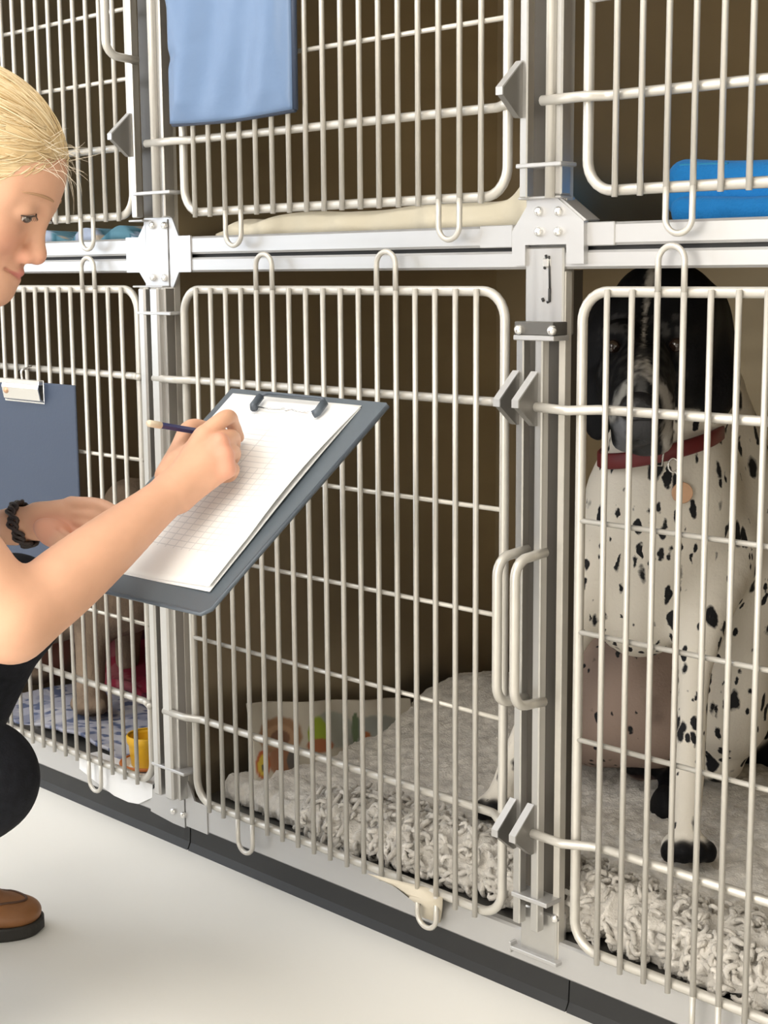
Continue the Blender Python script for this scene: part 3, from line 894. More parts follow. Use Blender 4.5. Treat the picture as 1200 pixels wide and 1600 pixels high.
def dog_colour(V):
    pal = np.array([(0.80, 0.75, 0.66), (0.007, 0.007, 0.008), (0.009, 0.009, 0.010), (0.36, 0.27, 0.225), (0.05, 0.03, 0.028)])
    W = np.zeros((len(V), 5))
    for q in D.p:
        if q[7] != 'add': continue
        d = D.dist(q, V)
        W[:, q[6]] = np.maximum(W[:, q[6]], np.exp(-np.clip(d, 0, None) / 0.0035))
    W = W ** 2; W /= W.sum(1, keepdims=True)
    col = W @ pal
    alpha = W[:, WH] * 1.0 + W[:, PK] * 0.7
    # photograph-plane coordinates of the head marks, carried on the skin
    rel = V - np.array(CAM); dep = rel @ VF
    x = 600 + FPX * (rel @ VX) / dep; y = 800 - FPX * (rel @ VU) / dep
    front = dep < 2.06
    nz = np_noise(V, 90, 3, 3)
    head = W[:, BK] + W[:, RN] > 0.5
    # white blaze between the eyes widening on the bridge
    t = np.clip((y - 430) / 170, 0, 1)
    cx = 1017 - 12 * t - 5 * np.sin(t * 3)
    half = 2.5 + 5 * np.exp(-((y - 440) / 22) ** 2) + 17 * np.clip((y - 548) / 34, 0, 1)
    wn = nz - 0.5
    def paint(w, c):
        w = np.clip(w, 0, 1)[:, None] * (front & head & (dep < 2.03))[:, None]
        col[:] = col * (1 - w) + np.array(c) * w
    # white stripe of the brow widening over the bridge
    paint(((half - np.abs(x - cx)) / 3 + 0.3 + wn * 1.4) * (y < 592), (0.40, 0.37, 0.32))
    # pale sides of the muzzle running down past the nose
    def along(pts, w):
        d = np.full(len(x), 1e9)
        for (x0_, y0_), (x1_, y1_) in zip(pts[:-1], pts[1:]):
            vx, vy = x1_ - x0_, y1_ - y0_
            tt = np.clip(((x - x0_) * vx + (y - y0_) * vy) / (vx * vx + vy * vy), 0, 1)
            d = np.minimum(d, np.hypot(x - x0_ - tt * vx, y - y0_ - tt * vy))
        return (w - d) / 5 + wn * 3.0
    paint(along([(1004, 580), (975, 605), (962, 630), (958, 655)], 9), (0.38, 0.37, 0.345))
    paint(along([(1008, 580), (1034, 604), (1045, 635), (1042, 700)], 10), (0.38, 0.355, 0.32))
    paint(along([(966, 665), (974, 700)], 13) * 0.8, (0.17, 0.175, 0.19))
    paint(along([(1002, 596), (1004, 612)], 13) * 0.85, (0.085, 0.083, 0.08))
    paint(along([(1003, 670), (1008, 700)], 20) * 0.7, (0.055, 0.055, 0.058))
    alpha[head] = 0
    bl = mz = np.zeros(len(x), bool)
    roan = head & front & ~bl & ~mz & (y > 490) & (y < 600) & (x > 935) & (x < 1075)
    f_ = np.clip((nz - 0.48) * 5, 0, 1)[:, None]
    col[roan] = (col * (1 - f_) + np.array((0.045, 0.043, 0.042)) * f_)[roan]
    brow = front & head & (((((x - 964) / 22) ** 2 + ((y - 512) / 9) ** 2) < 1) | ((((x - 1042) / 22) ** 2 + ((y - 514) / 9) ** 2) < 1)) & (nz > 0.45)
    col[brow] = (0.05, 0.048, 0.046)
    # throat patch under the ear stays white, warm
    return np.concatenate([col, np.clip(alpha, 0, 1)[:, None]], 1)
dog_org = np.array(at(1045, 1330, 2.25)); dog_org[2] = 0.118
dog = tag(empty('dog', dog_org), 'black and white spotted dog with a red collar sitting behind the lower right door', 'dog')
mesh_obj('body', V, Q, M['dogfur'], dog, dog_colour(V), dog_org)
def dsub(mb, name, mt, parent=dog, label=None):
    mb.v = [(x - dog_org[0], y - dog_org[1], z - dog_org[2]) for x, y, z in mb.v]
    o = mb.build(name, mt, parent)
    if label: o['label'] = label
    return o
for x, y in ((960, 541), (1056, 538)):
    dsub(MB().ball(P_(x, y, 1.986), 0.0105, 16, 10), 'eye', M['dogeye'])
NB = Body()
NB.ell(P_(999, 636, 1.882), (0.024, 0.021, 0.018), HA, 0.01)
NB.ell(P_(985, 643, 1.880), (0.010, 0.010, 0.012), HA, 0.01)
NB.ell(P_(1013, 643, 1.880), (0.010, 0.010, 0.012), HA, 0.01)
NB.ell(P_(987, 645, 1.868), (0.0055, 0.004, 0.010), HA, 0.006, 0, 'sub')
NB.ell(P_(1011, 645, 1.868), (0.0055, 0.004, 0.010), HA, 0.006, 0, 'sub')
NB.cap(P_(999, 640, 1.862), P_(999, 664, 1.866), 0.0018, 0.0018, 0.004, 0, 'sub')
nv, nq = NB.mesh(0.002)
mesh_obj('nose', nv, nq, M['dognose'], dog, None, dog_org)
# collar lying round the neck
cpts = []; rads = []
cc = P_(1032, 694, 2.15)
ring = []
for k in range(48):
    t = 2 * PI * k / 48
    p = cc + VX * 0.086 * math.cos(t) + VU * (0.022 * math.cos(t) - 0.014 * math.sin(t)) - VF * 0.100 * math.sin(t)
    ring.append(p)
cm = MB()
vs = []; fs = []
up = VU * 0.98 - VF * 0.1
n_ = len(ring)
for k in range(n_):
    outd = ring[k] - cc; outd = outd / np.linalg.norm(outd)
    for (a, b_) in ((-0.0115, 0.0), (-0.0095, 0.0032), (0.0095, 0.0032), (0.0115, 0.0), (0.0095, -0.002), (-0.0095, -0.002)):
        vs.append(ring[k] + up * a + outd * b_)
for k in range(n_):
    l = (k + 1) % n_
    for j in range(6):
        m_ = (j + 1) % 6
        fs.append((k * 6 + j, k * 6 + m_, l * 6 + m_, l * 6 + j))
cm.add(vs, fs, True)
collar = dsub(cm, 'collar', M['collar'])
bk = MB()
def cpt(px, py, d): return P_(px, py, d)
bk.tube([cpt(1018, 700, 2.036), cpt(1018, 727, 2.036), cpt(1034, 728, 2.036), cpt(1038, 701, 2.036)], 0.0016, 8, closed=True)
dsub(bk, 'buckle', M['bright'], collar)
dr = MB(); dr.tube([cpt(1052 + 8 * math.cos(a), 727 + 11 * math.sin(a), 2.036) for a in [2 * PI * i / 14 for i in range(14)]], 0.0013, 6, closed=True)
dr.tube([cpt(1055, 736, 2.036), cpt(1063, 752, 2.05)], 0.0013, 6)
dsub(dr, 'tag_ring', M['bright'], collar)
tg = MB(); tm = np.stack([VX, VU, -VF], 1)
tg.lathe([(0.0001, 0.0012), (0.0140, 0.0012), (0.0148, 0.0), (0.0140, -0.0012), (0.0001, -0.0012)], cpt(1066, 770, 2.066), Matrix(tm.tolist()), 28)
tg.smooth = [False] * len(tg.smooth)
dsub(tg, 'name_tag', M['copper'], collar, 'round copper tag')
# ------------------------------------------------------------------ bedding and things in the kennels
def on_plane(px, py, p0, n):
    d = FWD + RGT * ((px - 600.0) / FPX) - UPV * ((py - 800.0) / FPX)
    t = (Vector(p0) - CAM).dot(Vector(n)) / d.dot(Vector(n))
    return CAM + d * t

M['fleece'] = mat('fleece_pile', (0.64, 0.605, 0.55), 0.9, 0, spec=0.1, vary=(45, 0.22), bump=(260, 0.6, 0.004), sheen=0.3)
M['mat_cream'] = mat('cream_blanket', (0.72, 0.66, 0.52), 0.85, 0, spec=0.15, bump=(70, 0.3, 0.003))
M['towel_blue'] = mat('blue_towel', (0.015, 0.19, 0.52), 0.85, 0, spec=0.15, bump=(320, 0.6, 0.002), sheen=0.1)
M['towel_hem'] = mat('blue_towel_hem', (0.02, 0.22, 0.42), 0.8, 0, bump=(300, 0.4, 0.001))
M['vinyl_blue'] = mat('blue_vinyl', (0.115, 0.185, 0.315), 0.42, 0, bump=(14, 0.25, 0.01))
M['slate'] = mat('slate_blue_board', (0.036, 0.052, 0.09), 0.55, 0, bump=(200, 0.1))
M['yellow'] = mat('yellow_plastic', (0.85, 0.48, 0.02), 0.35, 0)
M['orange'] = mat('orange_rim', (0.50, 0.14, 0.02), 0.4, 0)
M['china'] = mat('white_dish', (0.75, 0.70, 0.65), 0.35, 0)
M['paper'] = mat('white_paper', (0.84, 0.84, 0.84), 0.75, 0)
M['paper_tan'] = mat('tan_strap', (0.60, 0.54, 0.43), 0.8, 0, bump=(60, 0.2))
M['print'] = mat('printed_paper', (0.6, 0.56, 0.48), 0.6, 0, attr='Col', bump=(18, 0.3, 0.006))
M['cloth_pat'] = mat('patterned_cloth', (0.4, 0.42, 0.5), 0.9, 0, attr='Col', bump=(160, 0.4, 0.002))

def sheet(name, pts2d, mt, parent=None, col=None, org=(0, 0, 0)):
    """closed slab mesh from a (nv+1,nu+1,3) grid with the given thickness profile (top grid, bottom grid)"""
    top, bot = pts2d
    nv, nu = top.shape[0] - 1, top.shape[1] - 1
    W = nu + 1; n = top.shape[0] * W
    V = np.concatenate([top.reshape(-1, 3), bot.reshape(-1, 3)]) - np.array(org)
    idx = np.arange(n).reshape(nv + 1, W)
    a, b, c, d = idx[:-1, :-1], idx[:-1, 1:], idx[1:, 1:], idx[1:, :-1]
    Qt = np.stack([a, b, c, d], -1).reshape(-1, 4)
    Qb = Qt[:, ::-1] + n
    rim = np.concatenate([idx[0, :], idx[1:, -1], idx[-1, -2::-1], idx[-2:0:-1, 0]])
    r2 = np.roll(rim, -1)
    Qs = np.stack([r2, rim, rim + n, r2 + n], -1)
    Q = np.concatenate([Qt, Qb, Qs])
    if col is not None and len(col) == n: col = np.concatenate([col, col])
    return mesh_obj(name, V, Q, mt, parent, col)

# --- fleece blanket: flat back, thick rolled front edge
def fleece():
    x0, x1 = -1.838, -0.435
    nu, nv = 620, 190
    u = np.linspace(0, 1, nu + 1)
    prof = np.array([(0.115, 0.0935), (0.070, 0.0935), (0.048, 0.104), (0.042, 0.122), (0.052, 0.142), (0.078, 0.152), (0.110, 0.148), (0.150, 0.130), (0.20, 0.122), (0.45, 0.120), (0.762, 0.120)])
    seg = np.r_[0, np.cumsum(np.linalg.norm(np.diff(prof, axis=0), axis=1))]
    s_ = np.linspace(0, 1, nv + 1) ** 1.15 * seg[-1]
    y = np.interp(s_, seg, prof[:, 0]); z = np.interp(s_, seg, prof[:, 1])
    X, Y = np.meshgrid(x0 + (x1 - x0) * u, y); _, Z = np.meshgrid(u, z)
    P = np.stack([X, Y, Z], -1)
    # the left quarter of the front lies flatter than the roll
    fl = np.clip((X + 1.66) / 0.06, 0, 1) * 0.9 + 0.1
    roll = np.clip(1 - np.abs(Y - 0.08) / 0.09, 0, 1)
    P[..., 2] -= roll * (1 - fl) * 0.032
    P[..., 1] += (1 - fl) * 0.02 * roll
    P[..., 1] += 0.012 * np.sin(X * 9) * roll
    # bunched up against the rear of the left panel
    bump = np.exp(-((X + 1.73) / 0.20) ** 2 - ((Y - 0.60) / 0.17) ** 2)
    P[..., 2] += 0.085 * bump
    P[..., 2] += 0.012 * np.exp(-((X + 1.05) / 0.2) ** 2 - ((Y - 0.62) / 0.12) ** 2)
    flat = P.reshape(-1, 3)
    n1 = np_noise(flat, 42, 5, 2); n2 = np_noise(flat, 110, 9, 2); n3 = np_noise(flat, 13, 2, 2)
    rid = 1 - np.abs(2 * n1 - 1)
    f = np.clip(1 - (Y.reshape(-1) - 0.06) / 0.16, 0.0, 1) 
    amp = 0.004 + 0.013 * f * fl.reshape(-1)
    # outward direction
    dv = np.gradient(P, axis=0); du = np.gradient(P, axis=1)
    N = np.cross(du, dv).reshape(-1, 3); N /= np.linalg.norm(N, axis=1, keepdims=True) + 1e-9
    disp = (rid ** 2 - 0.45) * amp * 1.5 + (n2 - 0.5) * (0.004 + 0.003 * f) + (n3 - 0.5) * 0.012
    flat = flat + N * disp[:, None]
    flat[:, 2] = np.maximum(flat[:, 2], 0.0905)
    flat[:, 1] = np.minimum(flat[:, 1], 0.764)
    top = flat.reshape(P.shape)
    W = nu + 1
    idx = np.arange(W * (nv + 1)).reshape(nv + 1, W)
    Q = np.stack([idx[:-1, :-1], idx[:-1, 1:], idx[1:, 1:], idx[1:, :-1]], -1).reshape(-1, 4)
    V = flat; Q = Q.tolist(); V = V.tolist()
    # curls of the pile along the front roll
    rng = random.Random(3)
    for c in range(1500):
        i = rng.randint(90, nu - 4); j = rng.randint(10, 66)
        p = Vector(top[j, i]); n_ = Vector(N.reshape(nv + 1, W, 3)[j, i])
        a = Vector((rng.uniform(-1, 1), rng.uniform(-1, 1), rng.uniform(-1, 0.6))).normalized()
        t = (a - n_ * a.dot(n_)).normalized(); b = n_.cross(t)
        L_ = rng.uniform(0.012, 0.024); r0 = rng.uniform(0.0028, 0.0046); ph = rng.uniform(0, 6.28)
        pts = []
        for k in range(6):
            q = k / 5
            pts.append(p + t * (L_ * q) + n_ * (0.008 * math.sin(q * 2.6) - 0.003) + b * (0.005 * math.sin(ph + q * 4)))
        mb = MB(); mb.tube(pts, r0, 5, True, rad=[r0 * (0.8, 1, 1, 0.95, 0.75, 0.3)[k] for k in range(6)])
        o_ = len(V); V.extend([tuple(v) for v in mb.v]); Q.extend([tuple(i_ + o_ for i_ in f_) for f_ in mb.f])
    me = bpy.data.meshes.new('fleece_blanket'); me.from_pydata([(v[0] + 1.14, v[1] - 0.4, v[2] - 0.09) for v in V], [], [tuple(q) for q in Q])
    me.polygons.foreach_set('use_smooth', [True] * len(Q)); me.materials.append(M['fleece'])
    o = bpy.data.objects.new('fleece_blanket', me); o.location = (-1.14, 0.4, 0.09)
    md = o.modifiers.new('solid', 'SOLIDIFY'); md.thickness = 0.006; md.offset = -1
    return link(o)
tag(fleece(), 'cream and grey fleece blanket with a curly rolled front edge under the spotted dog', 'blanket')

# --- printed paper sack leaning on the left panel of the wide kennel
def sack():
    x = -1.846
    def yz(px, py):
        p = on_plane(px, py, (x + 0.03, 0, 0), (1, 0, 0)); return p.y, p.z
    nu, nv = 120, 50
    y0, z0 = yz(385, 1235); y1, z1 = yz(640, 1180); _, zt = yz(395, 1100); _, zt1 = yz(640, 1095)
    U, Vv = np.meshgrid(np.linspace(0, 1, nu + 1), np.linspace(0, 1, nv + 1))
    Yg = y0 + 0.012 * Vv + (y1 - y0) * U
    zb = 0.108; Zg = zb + (zt + (zt1 - zt) * U - zb) * Vv
    Xg = x + 0.055 - 0.035 * Vv + 0.012 * np.sin(U * 7) * (1 - Vv) + 0.006 * np.sin(U * 17 + 2 * Vv)
    top = np.stack([Xg, Yg, Zg], -1); bot = top.copy(); bot[..., 0] -= 0.006
    F_ = top.reshape(-1, 3); rel = F_ - np.array(CAM); dp = rel @ VF
    px = 600 + FPX * (rel @ VX) / dp; py = 800 - FPX * (rel @ VU) / dp
    col = np.tile(np.array((0.50, 0.46, 0.38)), (len(F_), 1))
    nz = np_noise(F_, 60, 4, 3)
    def blob(cx, cy, rx, ry, c, soft=0.25):
        d = np.sqrt(((px - cx) / rx) ** 2 + ((py - cy) / ry) ** 2) + (nz - 0.5) * soft
        m = np.clip((1 - d) / 0.12, 0, 1)[:, None]
        col[:] = col * (1 - m) + np.array(c) * m
    blob(590, 1150, 55, 34, (0.26, 0.27, 0.24))
    blob(520, 1140, 34, 30, (0.33, 0.34, 0.29))
    blob(437, 1150, 36, 32, (0.30, 0.17, 0.09)); blob(437, 1152, 26, 22, (0.42, 0.26, 0.15)); blob(438, 1153, 16, 14, (0.20, 0.10, 0.06))
    blob(440, 1190, 22, 24, (0.32, 0.15, 0.08))
    blob(497, 1148, 17, 30, (0.28, 0.36, 0.03)); blob(500, 1165, 22, 12, (0.35, 0.12, 0.05))
    blob(411, 1195, 12, 24, (0.42, 0.10, 0.03)); blob(411, 1196, 8, 18, (0.58, 0.42, 0.05)); blob(412, 1199, 3, 6, (0.05, 0.06, 0.05))
    blob(458, 1188, 10, 18, (0.12, 0.11, 0.10)); blob(555, 1138, 6, 26, (0.10, 0.14, 0.07)); blob(571, 1150, 9, 8, (0.30, 0.10, 0.03))
    col = np.concatenate([col, np.ones((len(col), 1))], 1)
    o = sheet('paper_sack', (top, bot), M['print'], None, col, (x, 0.28, 0.1))
    o.location = (x, 0.28, 0.1)
    return tag(o, 'crumpled printed paper sack leaning on the side panel behind the middle door', 'paper sack')
sack()

# --- tan folded cloth end hanging out under the middle door
def strip(name, pts, w, th, mt, label, cat):
    """flat strip: pts are (centre, half-width vector)"""
    top = np.array([[Vector(c) - Vector(h), Vector(c), Vector(c) + Vector(h)] for c, h in pts])
    nrm = np.cross(np.gradient(top, axis=1), np.gradient(top, axis=0)); nrm /= np.linalg.norm(nrm, axis=-1, keepdims=True) + 1e-9
    o_ = top.reshape(-1, 3).mean(0)
    o = sheet(name, (top, top - nrm * th), mt, None, None, o_)
    o.location = o_
    return tag(o, label, cat)
def w_on_y(px, py, y): return on_plane(px, py, (0, y, 0), (0, 1, 0))
def w_on_z(px, py, z): return on_plane(px, py, (0, 0, z), (0, 0, 1))
a = []
for (t, l, r) in ((0, (575, 1366), (690, 1392)), (1, (610, 1382), (692, 1399)), (2, (640, 1400), (692, 1412))):
    z = (0.105, 0.100, 0.097)[t]
    L_, R_ = w_on_z(*l, z), w_on_z(*r, z); a.append(((L_ + R_) / 2, (R_ - L_) / 2))
L_, R_ = w_on_y(655, 1412, 0.008), w_on_y(691, 1424, 0.008); a.append(((L_ + R_) / 2, (R_ - L_) / 2))
L_, R_ = w_on_y(661, 1432, 0.0085), w_on_y(688, 1441, 0.0085); a.append(((L_ + R_) / 2, (R_ - L_) / 2))
strip('cloth_end', a, 0.05, 0.003, M['paper_tan'], 'tan cloth end poking out under the middle door over the base beam', 'cloth')
def paper_flap():
    low = [(124, 1201), (150, 1222), (178, 1243), (200, 1253), (216, 1256), (238, 1246)]
    rows = [[], [], [], []]
    for (x, y) in low:
        e = w_on_y(x, y, 0.0085)
        rows[0].append((e.x, 0.050, 0.0935)); rows[1].append((e.x, 0.014, 0.0960)); rows[2].append((e.x + 0.001, 0.0088, 0.0945)); rows[3].append(tuple(e))
    top = np.array(rows); bot = top.copy(); bot[..., 1] += 0.0008; bot[..., 2] -= 0.0008
    o_ = top.reshape(-1, 3).mean(0)
    o = sheet('paper_sheet', (top, bot), M['paper'], None, None, o_); o.location = o_
    o.data.polygons.foreach_set('use_smooth', [False] * len(o.data.polygons))
    tag(o, 'white paper sheet hanging out under the lower left door over the base beam', 'paper')
paper_flap()

# --- cream mat, upper middle kennel
def blanket(name, x0, x1, y0, y1, zfn, mt, nu=140, nv=70, th=0.004, colfn=None, rag=0.006, seed=1, flat=None):
    U, Vv = np.meshgrid(np.linspace(0, 1, nu + 1), np.linspace(0, 1, nv + 1))
    X = x0 + (x1 - x0) * U; Y = y0 + (y1 - y0) * Vv
    Y = Y + (1 - Vv) * rag * np.sin(U * 23 + seed) + (1 - Vv) * rag * 0.7 * np.sin(U * 51 + seed)
    Z = zfn(X, Y, U, Vv)
    top = np.stack([X, Y, Z], -1); bot = top.copy(); bot[..., 2] -= th
    if flat is not None: bot[..., 2] = flat
    col = None
    if colfn is not None:
        c = colfn(top.reshape(-1, 3)); col = np.concatenate([c, np.ones((len(c), 1))], 1)
    og = np.array(((x0 + x1) / 2, (y0 + y1) / 2, float(bot[..., 2].min())))
    o = sheet(name, (top, bot), mt, None, col, og); o.location = og
    return o
def z_cream(X, Y, U, V):
    h = 0.996 + 0.014 * np.clip(U * 4, 0, 1) + 0.003 * np.sin(X * 22 + Y * 9) * (1 - V) + 0.006 * U
    h += 0.036 * np.exp(-((X + 1.20) / 0.055) ** 2) * np.clip(1 - (Y - 0.07) / 0.25, 0, 1)
    h += 0.010 * np.exp(-((X + 1.795) / 0.03) ** 2 - ((Y - 0.07) / 0.06) ** 2)
    h -= 0.010 * np.clip(1 - V * 14, 0, 1) ** 2
    return h
tag(blanket('cream_mat', -1.842, -1.168, 0.062, 0.74, z_cream, M['mat_cream'], flat=0.9735), 'cream folded mat on the floor of the upper middle kennel', 'mat')

# --- folded blue towel, upper right kennel
def towel():
    Bt = Body()
    c = lambda x, y, z: np.array((x, y, z))
    t = tag(empty('folded_towel', (-0.78, 0.2, 0.972)), 'folded bright blue towel lying in the upper right kennel', 'towel')
    org = np.array((-0.78, 0.2, 0.972))
    def fold(nm, c, half, r, seed):
        B_ = Body(); B_.rbx(c, half, r)
        v, q = B_.mesh(0.005)
        n = np_noise(v, 9, seed, 2) - 0.5; n2 = np_noise(v, 22, seed + 4, 2) - 0.5
        v = v + np.stack([n2 * 0.006, n2 * 0.008, n * 0.016 * np.clip((v[:, 2] - 0.985) / 0.02, 0, 1)], 1)
        v[:, 2] -= 0.10 * np.clip(v[:, 0] + 1.0, 0, 0.35) * np.clip((v[:, 2] - 0.99) / 0.05, 0, 1)
        v[:, 2] = np.maximum(v[:, 2], 0.9745)
        return mesh_obj(nm, v, q, M['towel_blue'], t, None, org)
    fold('upper_fold', (-0.762, 0.265, 1.0195), (0.306, 0.140, 0.0345), 0.022, 5)
    fold('lower_fold', (-0.745, 0.245, 0.9915), (0.290, 0.150, 0.0165), 0.014, 8)
    hm = MB(); hm.tube([(-1.056, 0.136, 1.044) if k == 0 else (-1.052 + 0.008 * k, 0.134, 1.0475 - 0.0002 * k) for k in range(10)], 0.0018, 6)
    hm.v = [(x - org[0], y - org[1], z - org[2]) for x, y, z in hm.v]
    hm.build('hem', M['towel_hem'], t)
towel()

# --- teal patterned towel, upper left kennel
def col_teal(P):
    n = np_noise(P, 26, 8, 2); m = np_noise(P, 40, 12, 2)
    c = np.tile(np.array((0.10, 0.24, 0.32)), (len(P), 1))
    c[n > 0.56] = (0.36, 0.42, 0.55); c[(n > 0.44) & (n <= 0.50)] = (0.04, 0.14, 0.20); c[(m > 0.66)] = (0.45, 0.38, 0.30)
    return c
tag(blanket('patterned_towel', -2.59, -1.915, 0.062, 0.74, lambda X, Y, U, V: 0.984 + 0.014 * np.sin(X * 31) ** 2 * (1 - V) + 0.006 * np.sin(X * 57 + 1), M['cloth_pat'], colfn=col_teal, flat=0.9735), 'teal and lavender patterned towel in the upper left kennel', 'towel')

# --- lower left kennel
def col_blanket(P):
    n = np_noise(P, 24, 21, 2); m = np_noise(P * np.array((1, 3, 1)), 11, 31, 2); s_ = np_noise(P, 60, 41, 1)
    c = np.tile(np.array((0.42, 0.43, 0.52)), (len(P), 1))
    c[n > 0.58] = (0.55, 0.55, 0.60); c[n < 0.38] = (0.29, 0.31, 0.42)
    c[(s_ > 0.72)] = (0.12, 0.15, 0.26)
    st = (np.abs(((P[:, 1] * 1.0 + 0.25 * P[:, 0]) * 9) % 1 - 0.5) < 0.06) & (P[:, 0] > -2.18)
    c[st] = (0.33, 0.13, 0.19)
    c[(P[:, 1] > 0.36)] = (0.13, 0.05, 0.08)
    return c
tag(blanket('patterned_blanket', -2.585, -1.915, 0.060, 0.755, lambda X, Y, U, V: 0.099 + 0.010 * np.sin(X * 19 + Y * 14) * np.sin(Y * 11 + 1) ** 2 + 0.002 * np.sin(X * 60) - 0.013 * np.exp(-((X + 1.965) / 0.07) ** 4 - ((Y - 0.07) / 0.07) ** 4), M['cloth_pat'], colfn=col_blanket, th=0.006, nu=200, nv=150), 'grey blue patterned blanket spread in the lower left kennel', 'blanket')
def col_red(P):
    n = np_noise(P, 18, 51, 2)
    c = np.tile(np.array((0.30, 0.02, 0.05)), (len(P), 1)); c[n < 0.42] = (0.10, 0.012, 0.03); c[n > 0.62] = (0.36, 0.10, 0.12)
    return c
def z_red(X, Y, U, V):
    return 0.118 + 0.13 * np.clip((V - 0.03) / 0.6, 0, 1) ** 0.8 + 0.02 * np.sin(X * 24 + 3 * V) * np.sin(Y * 20)
tag(blanket('red_blanket', -2.575, -1.93, 0.27, 0.75, z_red, M['cloth_pat'], colfn=col_red, th=0.02, nu=150, nv=80), 'dark red bunched blanket at the back of the lower left kennel behind the brown dog', 'blanket')

def cup(x, y, z):
    t = tag(empty('cup', (x, y, z)), 'yellow plastic cup standing behind the lower left door', 'cup')
    b = MB().lathe([(0.0001, 0.0), (0.026, 0.0), (0.029, 0.003), (0.034, 0.050), (0.0345, 0.054), (0.0330, 0.054), (0.0315, 0.048), (0.027, 0.006), (0.0001, 0.005)], (0, 0, 0), None, 36)
    b.build('cup_wall', M['yellow'], t)
    MB().lathe([(0.0340, 0.040), (0.0358, 0.044), (0.0362, 0.054), (0.0345, 0.0565), (0.0325, 0.055)], (0, 0, 0), None, 36).build('rim', M['yellow'], t)
    return t
pc = on_plane(232, 1190, (0, 0.066, 0), (0, 1, 0))
DX, DY = pc.x, 0.066
d_ = tag(empty('dish', (DX, DY, 0.0885)), 'white dish with an orange rim under the yellow cup', 'dish')
MB().lathe([(0.0001, 0.0), (0.030, 0.0), (0.034, 0.002), (0.047, 0.012), (0.0475, 0.0135), (0.044, 0.0125), (0.032, 0.005), (0.0001, 0.004)], (0, 0, 0), None, 40).build('dish_body', M['china'], d_)
MB().tube([(0.0465 * math.cos(a), 0.0465 * math.sin(a), 0.0115) for a in [2 * PI * i / 40 for i in range(40)]], 0.0032, 8, closed=True).build('rim', M['orange'], d_)
cup(DX, DY, 0.0935)

# --- blue vinyl folder hanging on the upper middle door
def folder():
    x0, x1, z0, z1 = -1.824, -1.556, 1.141, 1.47
    org = np.array(((x0 + x1) / 2, -0.016, z1))
    t = tag(empty('hanging_folder', org), 'blue vinyl folder hanging on the upper middle door', 'folder')
    nu, nv = 60, 70
    U, Vv = np.meshgrid(np.linspace(0, 1, nu + 1), np.linspace(0, 1, nv + 1))
    X = x0 + (x1 - x0) * U; Z = z0 + (z1 - z0) * Vv - 0.004 * np.sin(U * PI) * (1 - Vv)
    edge = np.minimum(np.minimum(U, 1 - U) * 12, np.minimum(Vv, 1 - Vv) * 12); edge = np.clip(edge, 0, 1)
    puff = 0.004 * np.sqrt(edge) + 0.0035 * np.sin(U * 8 + Vv * 3) * edge + 0.0022 * np.sin(U * 19 - Vv * 6) * edge
    puff += 0.004 * np.exp(-((Vv - 0.55 - 0.2 * U) / 0.035) ** 2) * np.exp(-U * 6) - 0.004 * np.exp(-((Vv - 0.28 - 0.2 * U) / 0.03) ** 2) * np.exp(-U * 6)
    Yf = -0.0235 - puff
    top = np.stack([X, Yf, Z], -1); bot = np.stack([X, np.full_like(X, -0.0115), Z], -1)
    sheet('cover', (top, bot), M['vinyl_blue'], t, None, org)
    pb = MB(); pb.tube([(x0, -0.0175, z0), (x0 + (x1 - x0) / 2, -0.0185, z0 - 0.004), (x1, -0.0175, z0)], 0.0042, 8)
    pb.tube([(x1, -0.0175, z0), (x1 + 0.0008, -0.0175, z1)], 0.0045, 8)
    pb.v = [(x - org[0], y - org[1], z - org[2]) for x, y, z in pb.v]
    pb.build('piping', M['slate'], t, )
    hk = MB()
    for xx in (x0 + 0.05, x1 - 0.05):
        hk.tube(fillet([(xx, -0.018, z1 - 0.01), (xx, -0.018, 1.540), (xx, 0.016, 1.540), (xx, 0.016, 1.52)], 0.006, 4), 0.002, 6)
    hk.v = [(x - org[0], y - org[1], z - org[2]) for x, y, z in hk.v]
    hk.build('hook', M['bright'], t)
folder()

# --- clipboard hanging on the lower left door
def hung_board():
    x0, x1, z0, z1 = -2.385, -2.110, 0.425, 0.746
    org = np.array(((x0 + x1) / 2, -0.014, z1))
    t = tag(empty('hanging_clipboard', org), 'slate blue clipboard with a silver clip hanging on the lower left door', 'clipboard')
    def B(mb, nm, mt):
        mb.v = [(x - org[0], y - org[1], z - org[2]) for x, y, z in mb.v]; return mb.build(nm, mt, t)
    B(MB().box(x0, x1, -0.0165, -0.0125, z0, z1, 0.0015), 'board', M['slate'])
    cx = -2.262
    c = MB(); c.box(cx - 0.062, cx + 0.062, -0.0185, -0.0165, z1 - 0.036, z1 + 0.004, 0.0008)
    c.box(cx - 0.062, cx + 0.062, -0.0280, -0.0185, z1 - 0.004, z1 + 0.004, 0.001)
    c.prism([(-0.0185, z1 - 0.034), (-0.026, z1 - 0.030), (-0.030, z1 - 0.010), (-0.0285, z1 - 0.004), (-0.0265, z1 - 0.004), (-0.028, z1 - 0.010), (-0.0245, z1 - 0.028), (-0.0185, z1 - 0.031)], 'x', cx - 0.052, cx + 0.062)
    cl = B(c, 'clip', M['bright'])
    b2 = MB(); b2.ball((cx - 0.040, -0.0275, z1 - 0.016), 0.006, 10, 6); B(b2, 'rivet', M['copper']).parent = cl
    h_ = MB(); h_.tube(fillet([(cx, -0.020, z1 + 0.002), (cx, -0.022, z1 + 0.02), (cx, 0.015, z1 + 0.026), (cx, 0.015, z1 + 0.012)], 0.006, 4), 0.0022, 8)
    B(h_, 'hook', M['bright'])
hung_board()

